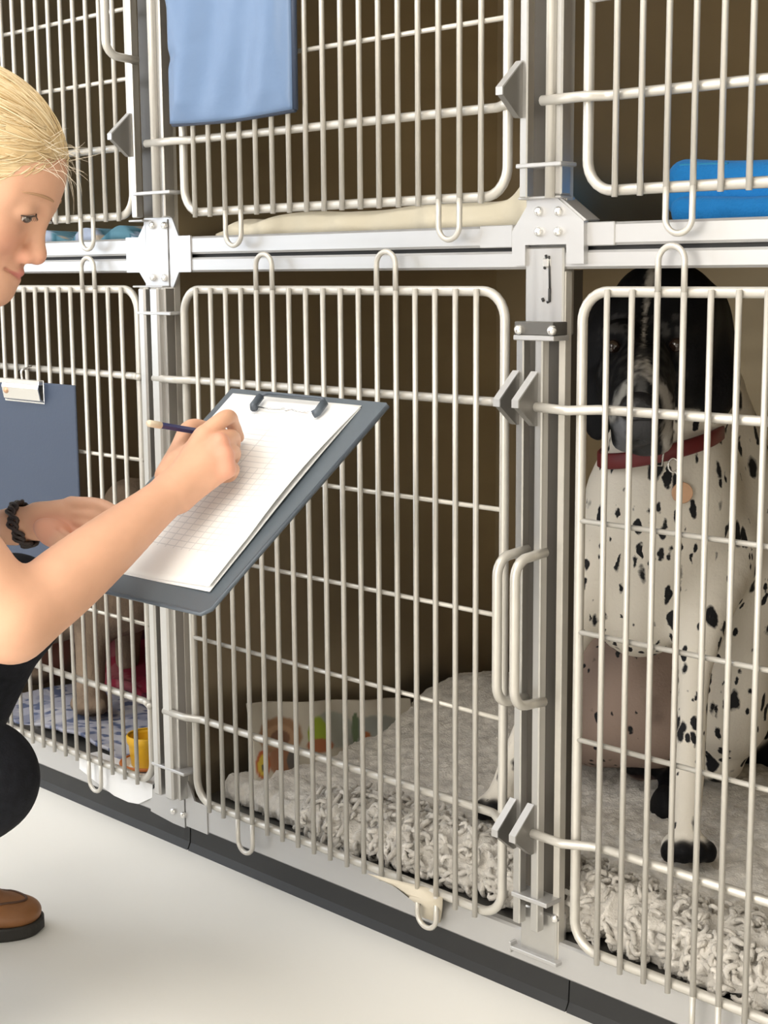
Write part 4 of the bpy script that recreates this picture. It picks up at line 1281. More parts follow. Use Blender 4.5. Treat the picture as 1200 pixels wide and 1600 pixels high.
# --- brown dog in the lower left kennel
def brown_dog():
    B = Body(); p = lambda x, y, d: np.array(at(x, y, d))
    B.cap(p(30, 900, 3.05), p(185, 905, 2.90), 0.115, 0.105, 0.05)
    B.ell(p(70, 905, 3.02), (0.11, 0.125, 0.11), VA, 0.05)
    B.ell(p(180, 905, 2.92), (0.10, 0.085, 0.10), VA, 0.05)
    B.cap(p(195, 870, 2.95), p(208, 800, 3.0), 0.070, 0.055, 0.05)
    B.ell(p(206, 790, 3.0), (0.050, 0.052, 0.06), VA, 0.03)
    B.cap(p(190, 800, 3.04), p(160, 812, 3.08), 0.038, 0.028, 0.03)
    B.ell(p(224, 795, 3.0), (0.018, 0.044, 0.03), VA, 0.02)
    B.chain([(p(150, 930, 2.90), 0.050), (p(143, 1010, 2.875), 0.031), (p(141, 1085, 2.86), 0.026)], 0.03)
    B.ell(p(141, 1101, 2.855), (0.037, 0.022, 0.044), view_axes(pitch=9), 0.02)
    for k in (-1, 0, 1): B.ell(p(141 + k * 17, 1105, 2.825), (0.012, 0.014, 0.016), VA, 0.006)
    B.chain([(p(200, 940, 3.02), 0.046), (p(200, 990, 3.04), 0.028), (p(199, 1030, 3.05), 0.024)], 0.03)
    B.chain([(p(45, 960, 3.10), 0.055), (p(55, 1010, 3.11), 0.028), (p(52, 1046, 3.11), 0.024)], 0.03)
    B.ell(p(50, 1054, 3.09), (0.046, 0.022, 0.050), view_axes(pitch=9), 0.02)
    B.chain([(p(-10, 950, 3.2), 0.06), (p(-16, 1000, 3.22), 0.028), (p(-16, 1028, 3.22), 0.024)], 0.03)
    v, q = B.mesh(0.006)
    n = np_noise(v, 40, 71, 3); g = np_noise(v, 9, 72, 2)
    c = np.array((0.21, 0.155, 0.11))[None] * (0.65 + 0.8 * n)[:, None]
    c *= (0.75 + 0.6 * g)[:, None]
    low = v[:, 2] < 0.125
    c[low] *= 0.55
    col = np.concatenate([c, np.zeros((len(c), 1))], 1)
    og = np.array(at(120, 1090, 2.95)); og[2] = 0.10
    t = tag(empty('dog', og), 'brown dog standing on the patterned blanket in the lower left kennel', 'dog')
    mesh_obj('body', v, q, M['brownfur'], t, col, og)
M['brownfur'] = mat('brown_fur', (0.2, 0.14, 0.1), 0.8, 0, spec=0.2, attr='Col', bump=(180, 0.5, 0.003))
brown_dog()
# ------------------------------------------------------------------ held clipboard with its paper
BN = Vector((0.07, -0.59, 0.80)).normalized()
BP = Vector((-1.248, -0.198, 0.777))
def onb(px, py, lift=0.0):
    return on_plane(px, py, BP, BN) + BN * lift
M['grid_paper'] = None
def paper_mat():
    m = bpy.data.materials.new('ruled_form_paper'); m.use_nodes = True
    nt = m.node_tree; N = nt.nodes; L = nt.links; b = N['Principled BSDF']
    b.inputs['Roughness'].default_value = 0.8
    uv = N.new('ShaderNodeUVMap')
    sx = N.new('ShaderNodeSeparateXYZ'); L.new(uv.outputs['UV'], sx.inputs[0])
    def math_(op, a, bb=None, c=None):
        n = N.new('ShaderNodeMath'); n.operation = op
        for i, v in enumerate((a, bb, c)):
            if v is None: continue
            if isinstance(v, (int, float)): n.inputs[i].default_value = v
            else: L.new(v, n.inputs[i])
        return n.outputs[0]
    u, v = sx.outputs['X'], sx.outputs['Y']
    def line(x, count, w):
        f = math_('FRACT', math_('MULTIPLY', x, count))
        return math_('LESS_THAN', math_('ABSOLUTE', math_('SUBTRACT', f, 0.5)), w)
    def rng(x, a, bb):
        return math_('MULTIPLY', math_('GREATER_THAN', x, a), math_('LESS_THAN', x, bb))
    rows = math_('MULTIPLY', line(v, 34, 0.07), math_('MULTIPLY', rng(v, 0.15, 0.90), rng(u, 0.06, 0.94)))
    cols = math_('MULTIPLY', line(u, 16, 0.05), math_('MULTIPLY', rng(v, 0.15, 0.60), rng(u, 0.06, 0.94)))
    cols2 = math_('MULTIPLY', line(u, 5, 0.02), math_('MULTIPLY', rng(v, 0.60, 0.90), rng(u, 0.06, 0.94)))
    k = math_('MAXIMUM', rows, math_('MAXIMUM', cols, cols2))
    mix = N.new('ShaderNodeMix'); mix.data_type = 'RGBA'
    L.new(math_('MULTIPLY', k, 0.38), mix.inputs['Factor'])
    mix.inputs[6].default_value = (0.88, 0.88, 0.87, 1); mix.inputs[7].default_value = (0.35, 0.38, 0.42, 1)
    L.new(mix.outputs[2], b.inputs['Base Color'])
    return m
M['grid_paper'] = paper_mat()
M['board_grey'] = mat('grey_clipboard', (0.085, 0.105, 0.125), 0.38, 0, bump=(150, 0.05))
M['clip_grey'] = mat('clip_grey', (0.09, 0.11, 0.135), 0.4, 0.2)
pTL, pTR, pBR = onb(362, 611), onb(563, 630), onb(325, 918)
ex = (pTR - pTL).normalized(); ey = (pTL + (pBR - pTR) - pTL); ey = BN.cross(ex)   # ey points to the top edge
W_, H_ = (pTR - pTL).length, (pBR - pTR).length
b_org = (pTL + pTR) / 2
cb = tag(empty('held_clipboard', b_org), 'grey clipboard held tilted by the crouching woman, with ruled form on it', 'clipboard')
Bm = Matrix((ex, ey, BN)).transposed()
def bl(x, y, z): return Bm @ Vector((x, y, z))
def bbuild(mb, nm, mt, parent=None):
    mb.v = [tuple(Bm @ Vector(p)) for p in mb.v]
    return mb.build(nm, mt, parent or cb)
HW = W_ / 2
bb = MB()
bb.prism([(-HW - 0.012, 0.010), (HW + 0.030, 0.010), (HW + 0.034, 0.006), (HW + 0.016, -H_ - 0.022), (HW + 0.008, -H_ - 0.030), (-HW - 0.012, -H_ - 0.030)], 'z', -0.009, -0.005)
bbuild(bb, 'board', M['board_grey'])
# thin rolled rim of the board
rim = MB(); rim.tube([(-HW - 0.012, -H_ - 0.030, -0.0065), (HW + 0.008, -H_ - 0.030, -0.0065), (HW + 0.016, -H_ - 0.022, -0.0065), (HW + 0.034, 0.006, -0.0065)], 0.0026, 6)
bbuild(rim, 'board_rim', M['clip_grey'])
# the paper: a slightly lifted, curling sheet
def paper():
    nu, nv = 24, 34
    U, Vv = np.meshgrid(np.linspace(0, 1, nu + 1), np.linspace(0, 1, nv + 1))
    x = (U - 0.5) * W_; y = -H_ * (1 - Vv)
    curl = 0.010 * np.clip((U - 0.55) / 0.45, 0, 1) ** 2 * np.sin(np.clip(1 - Vv, 0, 1) * PI) + 0.006 * np.clip(0.25 - Vv, 0, 1) / 0.25 * np.clip((U - 0.6) / 0.4, 0, 1)
    z = -0.0035 + curl + 0.0
    L = np.stack([x, y, z], -1) @ np.array(Bm).T
    nrm = np.array(BN)
    o = sheet('paper', (L, L - nrm * 0.0007), M['grid_paper'], cb)
    uvl = o.data.uv_layers.new(name='UVMap')
    uv = np.stack([U.ravel(), Vv.ravel()], -1); uv = np.concatenate([uv, uv])
    vi = np.zeros(len(o.data.loops), np.int32); o.data.loops.foreach_get('vertex_index', vi)
    uvl.data.foreach_set('uv', uv[vi].astype(np.float32).ravel())
    # sheets below
    L2 = np.stack([x * 0.985 + 0.002, y - 0.003, np.full_like(x, -0.0042) + curl * 0.35], -1) @ np.array(Bm).T
    sheet('paper', (L2, L2 - nrm * 0.0010), M['paper'], cb)
paper()
cw = MB(); cx_ = 0.008
hwc = 0.052
cw.tube(fillet([(cx_ - hwc, -0.030, 0.004), (cx_ - hwc, -0.004, 0.006), (cx_ + hwc, -0.004, 0.006), (cx_ + hwc, -0.030, 0.004)], 0.010, 5), 0.0022, 8)
cl_ = bbuild(cw, 'clip_wire', M['clip_grey'])
for s_ in (-1, 1):
    c2 = MB(); c2.tube([(cx_ + s_ * hwc, -0.010, 0.0055), (cx_ + s_ * hwc, -0.026, 0.0045), (cx_ + s_ * (hwc - 0.004), -0.030, 0.004)], 0.0050, 10)
    bbuild(c2, 'rubber_foot', M['clip_grey'], cl_)
c3 = MB(); c3.tube([(cx_ - hwc + 0.004, -0.024, 0.001), (cx_ - 0.03, -0.026, 0.0015), (cx_ - 0.012, -0.0245, 0.0015), (cx_ - 0.005, -0.023, 0.0015), (cx_, -0.026, 0.0015), (cx_ + 0.005, -0.023, 0.0015), (cx_ + 0.012, -0.0245, 0.0015), (cx_ + 0.03, -0.026, 0.0015), (cx_ + hwc - 0.004, -0.024, 0.001)], 0.0011, 6)
bbuild(c3, 'clip_spring', M['bright'], cl_)

# ------------------------------------------------------------------ pencil
M['pencil_blue'] = mat('pencil_dark_blue', (0.018, 0.022, 0.12), 0.3, 0, coat=0.4)
M['eraser'] = mat('eraser_cream', (0.78, 0.68, 0.52), 0.7, 0)
M['wood'] = mat('pencil_wood', (0.6, 0.4, 0.2), 0.7)
M['lead'] = mat('lead', (0.03, 0.03, 0.03), 0.4)
pa = at(230, 661, 1.655); pt = onb(379, 686, 0.000)
pencil = tag(empty('pencil', pa), 'dark blue pencil with a cream eraser in the right hand of the woman', 'pencil')
dirp = (pt - pa).normalized(); Lp = (pt - pa).length
def pseg(nm, prof, mt, seg=6, smooth=False):
    q = dirp.to_track_quat('Z', 'Y').to_matrix()
    mb = MB().lathe(prof, (0, 0, 0), q, seg)
    mb.smooth = [smooth] * len(mb.smooth)
    return mb.build(nm, mt, pencil)
pseg('eraser', [(0.0001, 0.0), (0.0030, 0.0008), (0.0040, 0.003), (0.0040, 0.020), (0.0001, 0.0205)], M['eraser'], 14, True)
pseg('shaft', [(0.0001, 0.020), (0.0040, 0.0201), (0.0040, Lp - 0.022), (0.0001, Lp - 0.0218)], M['pencil_blue'])
pseg('sharpened_end', [(0.0040, Lp - 0.022), (0.0012, Lp - 0.005)], M['wood'], 12)
pseg('lead', [(0.0012, Lp - 0.005), (0.0001, Lp)], M['lead'], 10)

# ------------------------------------------------------------------ the woman
M['skin'] = mat('skin', (0.74, 0.42, 0.27), 0.48, 0, spec=0.35, attr='Col', sss=0.06, bump=(420, 0.12, 0.0006))
M['hair'] = mat('blond_hair', (0.6, 0.42, 0.2), 0.42, 0, spec=0.4, attr='Col')
M['trouser'] = mat('black_trousers', (0.013, 0.014, 0.018), 0.85, 0, spec=0.15, vary=(90, 0.35), bump=(380, 0.5, 0.001))
M['shirt'] = mat('pale_blue_tunic', (0.42, 0.50, 0.66), 0.85, 0, spec=0.15, bump=(300, 0.2, 0.001))
M['shoe'] = mat('tan_leather', (0.25, 0.105, 0.035), 0.45, 0, vary=(22, 0.2), bump=(140, 0.15, 0.001))
M['shoe_vamp'] = mat('tan_leather_vamp', (0.33, 0.135, 0.055), 0.5, 0, vary=(26, 0.2), bump=(140, 0.15, 0.001))
M['sole'] = mat('dark_sole', (0.018, 0.016, 0.013), 0.6)
M['seam'] = mat('shoe_seam', (0.09, 0.04, 0.02), 0.6)
M['eyewhite'] = mat('eye_white', (0.72, 0.68, 0.64), 0.12, 0, coat=0.6)
M['iris'] = mat('iris', (0.05, 0.035, 0.025), 0.1, 0, coat=1.0)
M['lash'] = mat('lash', (0.05, 0.03, 0.02), 0.6)
M['browhair'] = mat('brow_hair', (0.46, 0.27, 0.15), 0.7)
M['bracelet'] = mat('brown_braid', (0.022, 0.012, 0.010), 0.5, 0, bump=(260, 0.6, 0.001))
M['nail'] = mat('nail', (0.78, 0.48, 0.38), 0.25, 0)

SK, LIP, RED = 0, 1, 2
Wm = Body()
pw = lambda x, y, d: np.array(at(x, y, d))
# --- head frame: x forward, y up, z to her right (towards the viewer)
Hh = np.array((RGT.x, RGT.y, 0.0)); Hh /= np.linalg.norm(Hh)
Fh = np.array((FWD.x, FWD.y, 0.0)); Fh /= np.linalg.norm(Fh)
yaw, pit = math.radians(3), math.radians(28)
hz = Hh * math.cos(yaw) - Fh * math.sin(yaw)
hf = hz * math.cos(pit) - np.array((0, 0, 1.0)) * math.sin(pit)
hu = hz * math.sin(pit) + np.array((0, 0, 1.0)) * math.cos(pit)
hs = np.cross(hf, hu)                      # her right side
HR = np.stack([hf, hu, hs])                # rows
GL = pw(77, 322, 1.60)
HO = GL - (0.098 * hf + 0.030 * hu)
def hp(x, y, z=0.0): return HO + hf * x + hu * y + hs * z
def hell(c, r, k=0.02, ci=SK, op='add', M3=None): Wm.ell(hp(*c), r, HR if M3 is None else M3, k, ci, op)
hell((0.000, 0.042, 0), (0.097, 0.080, 0.074), 0.02)
hell((0.046, 0.045, 0), (0.049, 0.050, 0.056), 0.03)
hell((0.034, -0.020, 0), (0.054, 0.074, 0.058), 0.03)
for s_ in (-1, 1):
    hell((0.058, -0.020, 0.034 * s_), (0.030, 0.030, 0.026), 0.02)
    Wm.cap(hp(-0.005, -0.048, 0.050 * s_), hp(0.076, -0.074, 0.012 * s_), 0.017, 0.015, 0.03)
    Wm.cap(hp(0.086, 0.024, 0.010 * s_), hp(0.066, 0.028, 0.046 * s_), 0.011, 0.010, 0.02)
hell((0.083, -0.075, 0), (0.0185, 0.017, 0.020), 0.015)
hell((0.080, -0.048, 0), (0.018, 0.020, 0.026), 0.02)
for s_ in (-1, 1):
    hell((0.106, 0.013, 0.031 * s_), (0.018, 0.013, 0.018), 0.010, SK, 'sub')
Wm.cap(hp(0.090, 0.018), hp(0.1060, -0.018), 0.0075, 0.0090, 0.012)
hell((0.1075, -0.0235, 0), (0.0105, 0.0095, 0.0105), 0.008)
for s_ in (-1, 1):
    hell((0.0985, -0.0285, 0.0115 * s_), (0.0105, 0.0080, 0.0065), 0.006)
    hell((0.1035, -0.0345, 0.0065 * s_), (0.0050, 0.0035, 0.0030), 0.003, RED, 'sub')
    # lids over the downcast eyes
    hell((0.0820, 0.0178, 0.031 * s_), (0.0142, 0.0135, 0.0165), 0.005)
    hell((0.0980, 0.0108, 0.0335 * s_), (0.0105, 0.0046, 0.0140), 0.0025, SK, 'sub', np.stack([hf, hu * math.cos(0.2) + hs * (s_ * math.sin(0.2)), hs * math.cos(0.2) - hu * (s_ * math.sin(0.2))]))
    # lips
    Wm.cap(hp(0.0985, -0.0485, 0.003 * s_), hp(0.0845, -0.0475, 0.023 * s_), 0.0052, 0.0025, 0.005, LIP)
    Wm.cap(hp(0.0960, -0.0570, 0.002 * s_), hp(0.0845, -0.0495, 0.022 * s_), 0.0058, 0.0025, 0.006, LIP)
    Wm.cap(hp(0.1045, -0.0522, 0.0), hp(0.0900, -0.0478, 0.0245 * s_), 0.0012, 0.0016, 0.004, LIP, 'sub')
    # ears
    hell((-0.012, -0.002, 0.073 * s_), (0.018, 0.030, 0.008), 0.008)
    hell((-0.008, 0.002, 0.083 * s_), (0.010, 0.019, 0.006), 0.006, SK, 'sub')
# --- neck and trunk
NK = np.array((-1.545, -0.615, 0.845))
Wm.cap(hp(-0.030, -0.045), NK, 0.050, 0.056, 0.03)
SHR, SHL = pw(-228, 640, 1.46), np.array((-1.730, -0.490, 0.790))
HIPC = np.array((-1.73, -0.88, 0.38)); HIPR = np.array((-1.652, -0.925, 0.37)); HIPL = np.array((-1.808, -0.835, 0.37))
CH = (SHR + SHL) / 2 + np.array((-0.03, -0.05, -0.10))
Wm.cap(SHR, SHL, 0.055, 0.055, 0.05)
Wm.cap(NK, CH, 0.06, 0.11, 0.06)
Wm.cap((SHR * 0.72 + CH * 0.28), CH, 0.075, 0.095, 0.06); Wm.cap((SHL * 0.72 + CH * 0.28), CH, 0.075, 0.095, 0.06)
Wm.cap(CH, HIPC, 0.115, 0.13, 0.08)
Wm.cap(HIPR, HIPL, 0.105, 0.105, 0.06)
# --- legs
KNR, KNL = pw(-39, 1218, 1.72), pw(19, 948, 2.0)
ANR = np.array((-1.640, -0.830, 0.195)); ANL = np.array((-1.925, -0.450, 0.095))
Wm.chain([(HIPR, 0.085), (KNR, 0.052)], 0.04); Wm.chain([(HIPL, 0.085), (KNL, 0.052)], 0.04)
Wm.chain([(KNR, 0.050), (KNR * 0.65 + ANR * 0.35 + np.array((0, 0, -0.015)), 0.052), (ANR, 0.034)], 0.04)
Wm.chain([(KNL, 0.050), (KNL * 0.65 + ANL * 0.35 + np.array((-0.012, -0.01, 0)), 0.052), (ANL, 0.034)], 0.04)
TOEL = np.array((-1.795, -0.309, 0.0))
fd = Hh
Wm.cap(ANL + np.array((0, 0, -0.02)), TOEL - fd * 0.07 + np.array((0, 0, 0.028)), 0.026, 0.012, 0.02)
TOER = np.array((-1.585, -0.735, 0.0)); fr_ = np.array((0.5, 0.866, 0))
Wm.cap(ANR, TOER - fr_ * 0.053 + np.array((0, 0, 0.062)), 0.028, 0.012, 0.02)
# --- right arm
EL = pw(18, 978, 1.50); WR = pw(269, 769, 1.655)
Wm.chain([(SHR, 0.052), (SHR * 0.45 + EL * 0.55, 0.043), (EL + np.array((0, 0, 0.01)), 0.0365)], 0.03)
Wm.chain([(EL, 0.0375), (EL * 0.70 + WR * 0.30, 0.0375), (EL * 0.40 + WR * 0.60, 0.0320), (EL * 0.15 + WR * 0.85, 0.0250), (WR, 0.0222)], 0.02)
# --- right hand writing
MI, MM, MR_, MP = pw(318, 680, 1.684), pw(342, 692, 1.676), pw(350, 712, 1.673), pw(352, 734, 1.674)
Wm.cap(WR, MI, 0.0185, 0.0098, 0.009)
Wm.cap(WR, MM, 0.0190, 0.0100, 0.009)
Wm.cap(WR, MR_, 0.0190, 0.0100, 0.009)
Wm.cap(pw(282, 778, 1.662), MP, 0.0150, 0.0098, 0.009)
fk = 0.0035
Wm.chain([(MI, 0.0104), (pw(354, 652, 1.700), 0.0090), (pw(364, 664, 1.737), 0.0080), (pw(373, 683, 1.768), 0.0066)], fk)
Wm.chain([(MM, 0.0106), (pw(362, 683, 1.706), 0.0092), (pw(365, 695, 1.738), 0.0080), (pw(364, 702, 1.756), 0.0070)], fk)
Wm.chain([(MR_, 0.0104), (pw(364, 707, 1.700), 0.0090), (pw(362, 718, 1.722), 0.0078), (pw(350, 724, 1.730), 0.0070)], fk)
Wm.chain([(MP, 0.0102), (pw(363, 733, 1.692), 0.0084), (pw(359, 743, 1.707), 0.0074), (pw(348, 746, 1.710), 0.0066)], fk)
Wm.chain([(pw(264, 744, 1.685), 0.0160), (pw(281, 704, 1.712), 0.0122), (pw(299, 669, 1.734), 0.0104), (pw(336, 676, 1.762), 0.0085), (pw(354, 683, 1.770), 0.0066)], 0.008)
Wm.cap(pw(284, 722, 1.694), pw(308, 694, 1.692), 0.0120, 0.0095, 0.012)
for x, y, d in ((344, 690, 1.668), (352, 711, 1.666), (355, 731, 1.667)):
    Wm.ell(pw(x, y, d), (0.0065, 0.0065, 0.006), VA, 0.010, RED)
# --- left arm and hand under the board
WL = pw(24, 822, 1.875); LE = np.array(at(-170, 838, 1.98))
Wm.chain([(SHL, 0.050), (SHL * 0.5 + LE * 0.5, 0.042), (LE, 0.036)], 0.03)
Wm.chain([(LE, 0.036), (LE * 0.65 + WL * 0.35, 0.036), (LE * 0.2 + WL * 0.8, 0.0235), (WL, 0.0215)], 0.03)
Wm.cap(WL, pw(64, 814, 1.866), 0.0205, 0.0200, 0.012)
Wm.cap(pw(60, 806, 1.868), pw(112, 791, 1.862), 0.0165, 0.0105, 0.008)
Wm.cap(pw(60, 812, 1.868), pw(116, 804, 1.858), 0.0165, 0.0105, 0.008)
Wm.cap(pw(60, 818, 1.868), pw(116, 816, 1.856), 0.0165, 0.0100, 0.008)
Wm.cap(pw(62, 824, 1.866), pw(110, 828, 1.855), 0.0150, 0.0095, 0.008)
Wm.ell(pw(86, 834, 1.838), (0.028, 0.0165, 0.015), view_axes(roll=-26, yaw=10), 0.007, RED)
Wm.chain([(pw(112, 789, 1.862), 0.0108), (pw(156, 791, 1.836), 0.0094), (pw(186, 806, 1.813), 0.0082), (pw(212, 822, 1.802), 0.0070)], 0.003)
Wm.chain([(pw(116, 803, 1.858), 0.0108), (pw(161, 809, 1.830), 0.0096), (pw(192, 828, 1.810), 0.0084), (pw(216, 846, 1.802), 0.0072)], 0.003)
Wm.chain([(pw(116, 816, 1.856), 0.0104), (pw(156, 827, 1.828), 0.0092), (pw(184, 847, 1.810), 0.0080), (pw(206, 862, 1.802), 0.0068)], 0.003)
Wm.chain([(pw(110, 829, 1.855), 0.0096), (pw(142, 844, 1.828), 0.0082), (pw(166, 862, 1.810), 0.0072), (pw(184, 874, 1.802), 0.0062)], 0.003)
Wm.chain([(pw(80, 834, 1.838), 0.0140), (pw(106, 850, 1.815), 0.0116), (pw(124, 869, 1.800), 0.0096), (pw(142, 886, 1.792), 0.0080)], 0.006)
# creases of the palm
Wm.cap(pw(92, 800, 1.838), pw(132, 838, 1.822), 0.0016, 0.0016, 0.005, RED, 'sub')
Wm.cap(pw(92, 826, 1.822), pw(112, 838, 1.806), 0.0016, 0.0012, 0.005, RED, 'sub')

def box_around(pts, m):
    pts = np.array(pts); return pts.min(0) - m, pts.max(0) + m
fine = [(*box_around([hp(-0.12, -0.10, -0.09), hp(0.13, 0.15, 0.09), hp(-0.1, 0.15, 0), hp(0.13, -0.1, 0.05)], 0.01), 0.0021),
        (*box_around([WR, pw(262, 660, 1.66), pw(378, 640, 1.70), pw(378, 760, 1.68), pw(352, 690, 1.79), pw(300, 800, 1.65)], 0.012), 0.0017),
        (*box_around([pw(50, 770, 1.87), pw(60, 860, 1.84), pw(215, 790, 1.80), pw(216, 890, 1.79), pw(115, 790, 1.88)], 0.012), 0.0018)]
Vs, Qs, off = [], [], 0
Vc, Qc = Wm.mesh(0.0045)
cen = Vc[Qc].mean(1)
keep = np.ones(len(Qc), bool)
for lo_, hi_, h_ in fine:
    keep &= ~((cen > lo_ + 0.003) & (cen < hi_ - 0.003)).all(1)
Vs.append(Vc); Qs.append(Qc[keep]); off = len(Vc)
for lo_, hi_, h_ in fine:
    v_, q_ = Wm.mesh(h_, (lo_, hi_))
    Vs.append(v_); Qs.append(q_ + off); off += len(v_)
V = np.concatenate(Vs); Q = np.concatenate(Qs)
used = np.unique(Q); rm = np.full(len(V), -1); rm[used] = np.arange(len(used)); V = V[used]; Q = rm[Q]

def skin_colour(V):
    base = np.array((0.70, 0.395, 0.26))
    n = np_noise(V, 35, 5, 2); n2 = np_noise(V, 130, 6, 2)
    col = base * (0.93 + 0.14 * n)[:, None] * (0.97 + 0.06 * n2)[:, None]
    for q in Wm.p:
        if q[6] == SK or q[7] != 'add': continue
        d = Wm.dist(q, V)
        w = np.exp(-(np.clip(d, 0, None) / (0.0016 if q[6] == LIP else 0.010)) ** 2)[:, None]
        c = np.array((0.62, 0.22, 0.19)) if q[6] == LIP else np.array((0.74, 0.33, 0.23))
        a_ = 0.9 if q[6] == LIP else 0.55
        col = col * (1 - a_ * w) + c * (a_ * w)
    # rosy cheek and nose tip
    for c, r in ((hp(0.085, -0.022, 0.040), 0.022), (hp(0.120, -0.026, 0), 0.014), (hp(0.10, -0.03, 0.014), 0.010)):
        w = 0.5 * np.exp(-(((V - c) ** 2).sum(1) / r ** 2))[:, None]
        col = col * (1 - w) + np.array((0.76, 0.32, 0.22)) * w
    return np.concatenate([col, np.ones((len(V), 1))], 1)
worg = np.array((-1.74, -0.62, 0.0))
woman = tag(empty('person', worg), 'crouching blond person in black trousers writing with a pencil on a clipboard', 'person')
mesh_obj('body', V, Q, M['skin'], woman, skin_colour(V), worg)
def wsub(mb, nm, mt, parent=None, label=None):
    mb.v = [(p[0] - worg[0], p[1] - worg[1], p[2] - worg[2]) for p in mb.v]
    o = mb.build(nm, mt, parent or woman)
    if label: o['label'] = label
    return o
# eyes, lashes, brows
for s_ in (-1, 1):
    e = wsub(MB().ball(hp(0.0825, 0.0165, 0.031 * s_), 0.0130, 20, 12), 'eye', M['eyewhite'])
    look = hp(0.0825 + 0.0080, 0.0165 - 0.0052, 0.031 * s_ + 0.0022 * s_)
    wsub(MB().ball(look, 0.0058, 14, 8, (1, 1, 1)), 'iris', M['iris'], e)
    lp = [hp(0.0825 + 0.0150 * math.cos(a), 0.0146 + 0.0022 * math.cos(a * 1.3) - 0.0030 * math.sin(a), (0.031 + 0.0162 * math.sin(a)) * s_) for a in np.linspace(-0.9, 1.2, 14)]
    wsub(MB().tube(lp, 0.0008, 6), 'eyelashes', M['lash'], e)
    lp2 = []
    for a in np.linspace(-0.7, 1.15, 12):
        b0 = hp(0.0825 + 0.0150 * math.cos(a), 0.0146 + 0.0022 * math.cos(a * 1.3) - 0.0030 * math.sin(a), (0.031 + 0.0162 * math.sin(a)) * s_)
        b1 = hp(0.0825 + 0.0188 * math.cos(a), 0.0118 + 0.0010 * math.cos(a * 1.3) - 0.0030 * math.sin(a), (0.031 + 0.0185 * math.sin(a)) * s_)
        lp2.append((b0, b1))
    lm = MB()
    for b0, b1 in lp2: lm.tube([b0, (b0 + b1) / 2 + hu * -0.0006, b1], 0.00028, 5)
    wsub(lm, 'eyelashes', M['lash'], e)
    bp_ = [hp(0.1010 - 0.0030 * t - 0.022 * t * t, 0.0370 + 0.003 * math.sin(t * 2.2) - 0.006 * t * t, (0.013 + 0.036 * t) * s_) for t in np.linspace(0, 1, 10)]
    def to_skin(p):
        for _ in range(25):
            d = np.array([1.0])
            for q in Wm.p[:20]:
                dd = Wm.dist(q, np.array(p)[None])
                d = _smin(d, dd, q[5]) if q[7] == 'add' else -_smin(-d, dd, q[5])
            v = np.array(p) - hp(0.02, 0.02, 0.0); v /= np.linalg.norm(v)
            p = np.array(p) - v * float(d[0]) * 0.7
        return p
    bp_ = [to_skin(p) for p in bp_]
    wsub(MB().tube(bp_, 0.0022, 8, rad=[0.0006 + 0.0011 * math.sin(PI * (0.12 + 0.86 * t)) for t in np.linspace(0, 1, 10)]), 'eyebrow', M['browhair'])
# --- hair: shell, combed strands to a bun, loose wisps
Hb = Body()
Hb.ell(hp(-0.004, 0.046, 0), (0.106, 0.0885, 0.0815), HR, 0.02)
Hb.ell(hp(-0.105, 0.030, 0), (0.040, 0.045, 0.045), HR, 0.03)
Hb.ell(hp(0.140, 0.000, 0), (0.082, 0.0975, 0.20), HR, 0.006, 0, 'sub')
Hb.ell(hp(0.075, -0.060, 0), (0.085, 0.100, 0.20), HR, 0.010, 0, 'sub')
Hb.ell(hp(0.0, -0.085, 0), (0.12, 0.060, 0.20), HR, 0.01, 0, 'sub')
hv, hq = Hb.mesh(0.0024)
rngh = random.Random(11)
HMB = []
bun = np.array((-0.100, 0.030, 0.0))
hc = np.array((-0.004, 0.046, 0.0)); hr = np.array((0.106, 0.0885, 0.0815))
SV, SF, SC_ = [], [], []
def add_strand(pts, r, c, taper=0.35):
    n = len(pts)
    mb = MB(); mb.tube([hp(*p) for p in pts], r, 5, True, rad=[r * (1 - (1 - taper) * (i / (n - 1)) ** 3) for i in range(n)])
    o_ = len(SV)
    SV.extend(mb.v); SF.extend([tuple(i + o_ for i in f) for f in mb.f]); SC_.extend([c] * len(mb.v))
def on_shell(d, lift=1.0):
    return hc + d / np.linalg.norm(d / hr) * lift
def shade():
    k = rngh.random()
    a, b = np.array((0.52, 0.36, 0.17)), np.array((0.86, 0.72, 0.48))
    return a * (1 - k) + b * k
outer = hv[np.linalg.norm(((hv - HO) @ HR.T - hc) / hr, axis=1) > 0.965]
bun_d = bun - hc
for k in range(3000):
    p = (outer[rngh.randrange(len(outer))] - HO) @ HR.T - hc
    if p[0] < -0.085: continue
    pts = []
    d = p.copy()
    lift = rngh.uniform(0.996, 1.010); sw = rngh.uniform(-0.012, 0.012)
    n_ = 13
    for i in range(n_):
        pts.append(on_shell(d, lift + 0.003 * math.sin(i * 0.6 + k) - 0.014 * max(0, (i - 9) / 3.0) - 0.010 * max(0, (2 - i) / 2.0)))
        # comb back towards the bun, the sides sweep down a little first
        dirv = bun_d - d; dirv /= np.linalg.norm(dirv)
        dirv = dirv + np.array((0, -0.35 * min(1, abs(p[2]) / 0.06) * max(0, d[0]) / 0.06, sw * 8))
        dirv /= np.linalg.norm(dirv)
        d = d + dirv * 0.009
    add_strand(pts, rngh.uniform(0.0004, 0.0010), shade(), 0.3)
